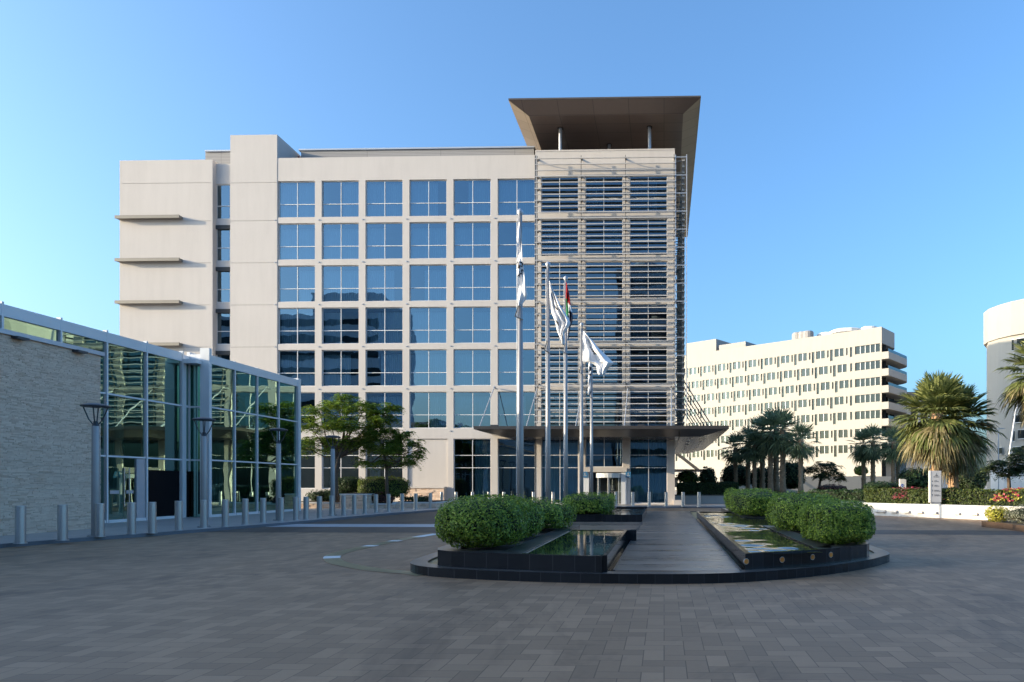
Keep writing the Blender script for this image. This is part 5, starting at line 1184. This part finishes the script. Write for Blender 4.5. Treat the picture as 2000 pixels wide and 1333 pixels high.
def glazing(lst, w_, mull):
    q = MB()
    for a, b, c, d, j in lst:
        q.face([TB(a, c, w_), TB(b, c, w_), TB(b, d, w_), TB(a, d, w_)], 'glass_far')
        if mull and random.random() < .18: f_ = random.choice((.3, .5, .5, 1.0)); q.face([TB(a, c, w_+.06), TB(a+(b-a)*f_, c, w_+.06), TB(a+(b-a)*f_, d, w_+.06), TB(a, d, w_+.06)], 'curtain')
        if mull: q.box((a+b)/2-.04, (a+b)/2+.04, 0, .06, c, d, 'frame_grey', lambda u, v, z_: TB(u, z_, w_-.08+v))
    return q
for wdw in wins[:100]: glazing([wdw], .18, True).build('window', far_b)
slits.sort(key=lambda s_: s_[0])
for s_ in slits[:100]: glazing([s_], .22, False).build('slit_window', far_b)
tag(glazing(slits[100:], .22, False).build('slit_window', far_b), kind='stuff')
if wins[100:]: tag(glazing(wins[100:], .18, True).build('window', far_b), kind='stuff')
# rooftop
def rb(px0, px1, py, w0, w1, mat, nm, extra=0):
    u = lambda px: max(0, (lambda k: (C0.x*ct+C0.y*st-k*(-C0.x*st+C0.y*ct))/(.777+k*.629))((px-CX)/FP))
    u0, u1 = u(px1), u(px0); p = C0+tl*(u0+u1)*.5; d = -p.x*st+p.y*ct; z = CH+(HY-py)*(d+w0*.777)/FP
    q = MB(); q.box(u0, u1, w0, w1, WH-.4, z, mat, lambda a, b, c: TB(a, c, b)); return q.build(nm, far_b)
rb(1337, 1396, 667, .6, 9, 'plaster_white', 'roof_block'); rb(1400, 1452, 671, 1, 7, 'penthouse', 'plant_screen')
for px in (1546, 1557, 1566):
    q = MB(); k = (px-CX)/FP; u = (C0.x*ct+C0.y*st-k*(-C0.x*st+C0.y*ct))/(.777+k*.629); p = TB(u, WH, 3); q.lathe([(1.3, -.4), (1.3, 1.7), (1.1, 2.0), (0, 2.1)], 'penthouse', p, 14); q.build('roof_tank', far_b)
for px, r_ in ((1590, 2.2), (1630, 3.8), (1675, 1.8)):
    q = MB(); k = (px-CX)/FP; u = (C0.x*ct+C0.y*st-k*(-C0.x*st+C0.y*ct))/(.777+k*.629); p = TB(u, WH, 6.5); q.lathe([(r_*.7, -.4), (r_*.75, .7), (r_, .9), (r_, 1.5), (r_*.9, 1.7), (0, 1.7)], 'plaster_shade', p, 20); q.build('roof_unit', far_b)
# low white wall in front of it
a, b = PD(1440, 935, 87.5), PD(1790, 935, 88.5); t = thing('low_white_wall', (a.x, a.y, 0), 'low pale wall along the raised road before the white apartment block', 'wall'); q = MB()
za_, zb_ = CH+(HY-931)*86/FP, CH+(HY-930)*86/FP; q.strip([(a.x, a.y), (b.x, b.y)], [(a.x, a.y+.6), (b.x, b.y+.6)], 0, (za_+zb_)/2, 'plaster_white'); q.build('wall', t)
# ------------------------------------------------------------------ right-hand white building
rbk = thing('curved_white_building', (*(PD(1920, 945, 112).xy), 0), 'white building with curved roof edge cut off by the picture\'s right edge', 'building')
P = [(1921, 113), (1930, 110.5), (1950, 108), (1975, 105.8), (2000, 104.2), (2040, 102.5), (2100, 101)]
pl_ = [PD(px, 945, d).xy for px, d in P]; pl_ = [tuple(p) for p in pl_]
zt = CH+(HY-619)*113/FP+.6
ins = [tuple(PD(px+(6 if i == 0 else 0), 945, d+.35).xy) for i, (px, d) in enumerate(P)]
bk = [(pl_[-1][0]+14, pl_[-1][1]+22), (pl_[0][0]+15, pl_[0][1]+24)]
zs_ = CH+(HY-674)*113/FP
q = MB(); q.prism(pl_+bk, zs_, zt, 'plaster_white'); q.prism(ins+bk, 0, zs_-.01, 'plaster_white'); q.build('wall', rbk)
def on_front(px, z0, z1, wpx, nm='window'):
    q = MB()
    for pp in ((px, px+wpx),):
        def xy(k):
            for (pa, da), (pb, db) in zip(P, P[1:]):
                if pa <= k <= pb: return PD(k, 945, da+(db-da)*(k-pa)/(pb-pa)-.12)
        a, b = xy(pp[0]), xy(pp[1]); za_ = CH+(HY-z1)*105/FP; zb_ = CH+(HY-z0)*105/FP
        q.face([(a.x, a.y, za_), (b.x, b.y, za_), (b.x, b.y, zb_), (a.x, a.y, zb_)], 'glass_far')
        q.tube([(a.x, a.y-.03, za_), (b.x, b.y-.03, za_)], .05, 'frame_grey', 4); q.tube([(a.x, a.y-.03, zb_), (b.x, b.y-.03, zb_)], .05, 'frame_grey', 4)
    q.build(nm, rbk)
for px, a, b, w_ in ((1976, 662, 684, 4), (1986, 662, 676, 20), (1980, 690, 702, 3), (1978, 811, 826, 22), (1978, 841, 862, 4), (1988, 840, 858, 20), (1948, 873, 886, 9), (1978, 873, 890, 20)): on_front(px, a, b, w_)
q = MB(); a, b = PD(1960, 945, 101), PD(2060, 945, 96); q.strip([tuple(a.xy), tuple(b.xy)], [(a.x, a.y+4), (b.x, b.y+4)], 0, CH+(HY-905)*100/FP, 'plaster_shade'); q.build('podium', rbk)
# ------------------------------------------------------------------ far low hall behind the palm
a, b = PD(1772, 945, 150), PD(1901, 945, 150); t = thing('far_hall', (a.x, a.y, 0), 'low far building with a flat overhanging roof behind the big fan palms', 'building')
z7 = CH+(HY-774)*150/FP; q = MB(); q.box(a.x+.5, b.x-5, a.y+2, a.y+20, 0, z7-.05, 'plaster_shade'); q.build('wall', t)
q = MB(); q.box(a.x-8, b.x, a.y, a.y+22, z7, z7+.9, 'ledge'); q.build('roof', t)
q = MB()
for k in range(5): x = a.x+1.5+k*2.1; q.face([(x, a.y+1.9, 10), (x+1.5, a.y+1.9, 10), (x+1.5, a.y+1.9, z7-1.2), (x, a.y+1.9, z7-1.2)], 'glass_far')
q.build('window', t)
# ------------------------------------------------------------------ buildings behind the viewer, seen in the hotel glass
t = thing('office_tower', (6, -52, 0), 'dark tall tower with twin domes, seen only as a reflection in the hotel tower windows', 'building')
q = MB(); q.box(-11, 24, -75, -52, 0, 51, 'tower_dark'); q.build('wall', t)
q = MB()
for x in (-4, 6, 17): q.lathe([(4.6, 0), (4.3, 1.2), (3.3, 2.4), (1.7, 3.2), (0, 3.5)], 'tower_dark', (x, -57, 51), 18)
q.build('roof', t)
q = MB()
for k in range(12):
    z = 4+k*3.9; q.box(-10.9, 23.9, -51.99, -51.9, z, z+1.7, 'glass_far')
q.build('ribbon_window', t)
t = thing('office_block', (-78, -52, 0), 'dark block with a curved roof, seen only as a reflection in the left hotel windows', 'building')
q = MB(); q.box(-105, -66, -75, -52, 0, 41, 'tower_dark'); q.box(-82, -66.2, -74, -53, 41, 46, 'tower_dark'); q.build('wall', t)
q = MB()
for k in range(10): z = 4+k*3.8; q.box(-104.9, -66.1, -51.99, -51.9, z, z+1.6, 'glass_far')
q.build('ribbon_window', t)
t = thing('terrace_block', (-36, -50, 0), 'low long dark building with pale bands, seen only as a reflection in the lobby windows', 'building')
q = MB(); q.box(-64, -12, -75, -52, 0, 13.5, 'tower_dark'); q.build('wall', t)
q = MB()
for k in range(3): q.box(-63.9, -12.1, -51.99, -51.6, 3+k*3.8, 3.7+k*3.8, 'frame_grey')
q.build('balcony', t)
# ================================================================== LIGHT
EL, AZ = 12.0, 14.0
sun = bpy.data.objects.new('sun', bpy.data.lights.new('sun', 'SUN')); COL.objects.link(sun)
sun.data.energy = 2.0; sun.data.angle = R(.5); sun.data.color = (1, .86, .70)
dirv = Vector((math.cos(R(AZ))*math.cos(R(EL)), math.sin(R(AZ))*math.cos(R(EL)), -math.sin(R(EL))))
sun.rotation_euler = dirv.to_track_quat('-Z', 'Y').to_euler()
wd = bpy.data.worlds.new('World'); S.world = wd; wd.use_nodes = True; nt = wd.node_tree
sk = nt.nodes.new('ShaderNodeTexSky'); sk.sky_type = 'NISHITA'; sk.sun_disc = False; sk.sun_elevation = R(EL)
to = -dirv; sk.sun_rotation = math.atan2(to.x, to.y); sk.altitude = 0; sk.air_density = 1.0; sk.dust_density = 4.2; sk.ozone_density = 6.0
bg = nt.nodes['Background']; nt.links.new(sk.outputs[0], bg.inputs[0]); bg.inputs[1].default_value = .15
# ================================================================== RENDER SETTINGS
S.view_settings.view_transform = 'Standard'; S.view_settings.look = 'None'; S.view_settings.gamma = 1; S.view_settings.exposure = 1.92
S.view_settings.use_white_balance = True; S.view_settings.white_balance_temperature = 7500; S.view_settings.white_balance_tint = 4
S.render.engine = 'CYCLES'; cy = S.cycles; cy.use_denoising = True; cy.max_bounces = 7; cy.diffuse_bounces = 3; cy.glossy_bounces = 4; cy.transparent_max_bounces = 14; cy.transmission_bounces = 4
cy.caustics_reflective = False; cy.caustics_refractive = False; cy.sample_clamp_indirect = 6
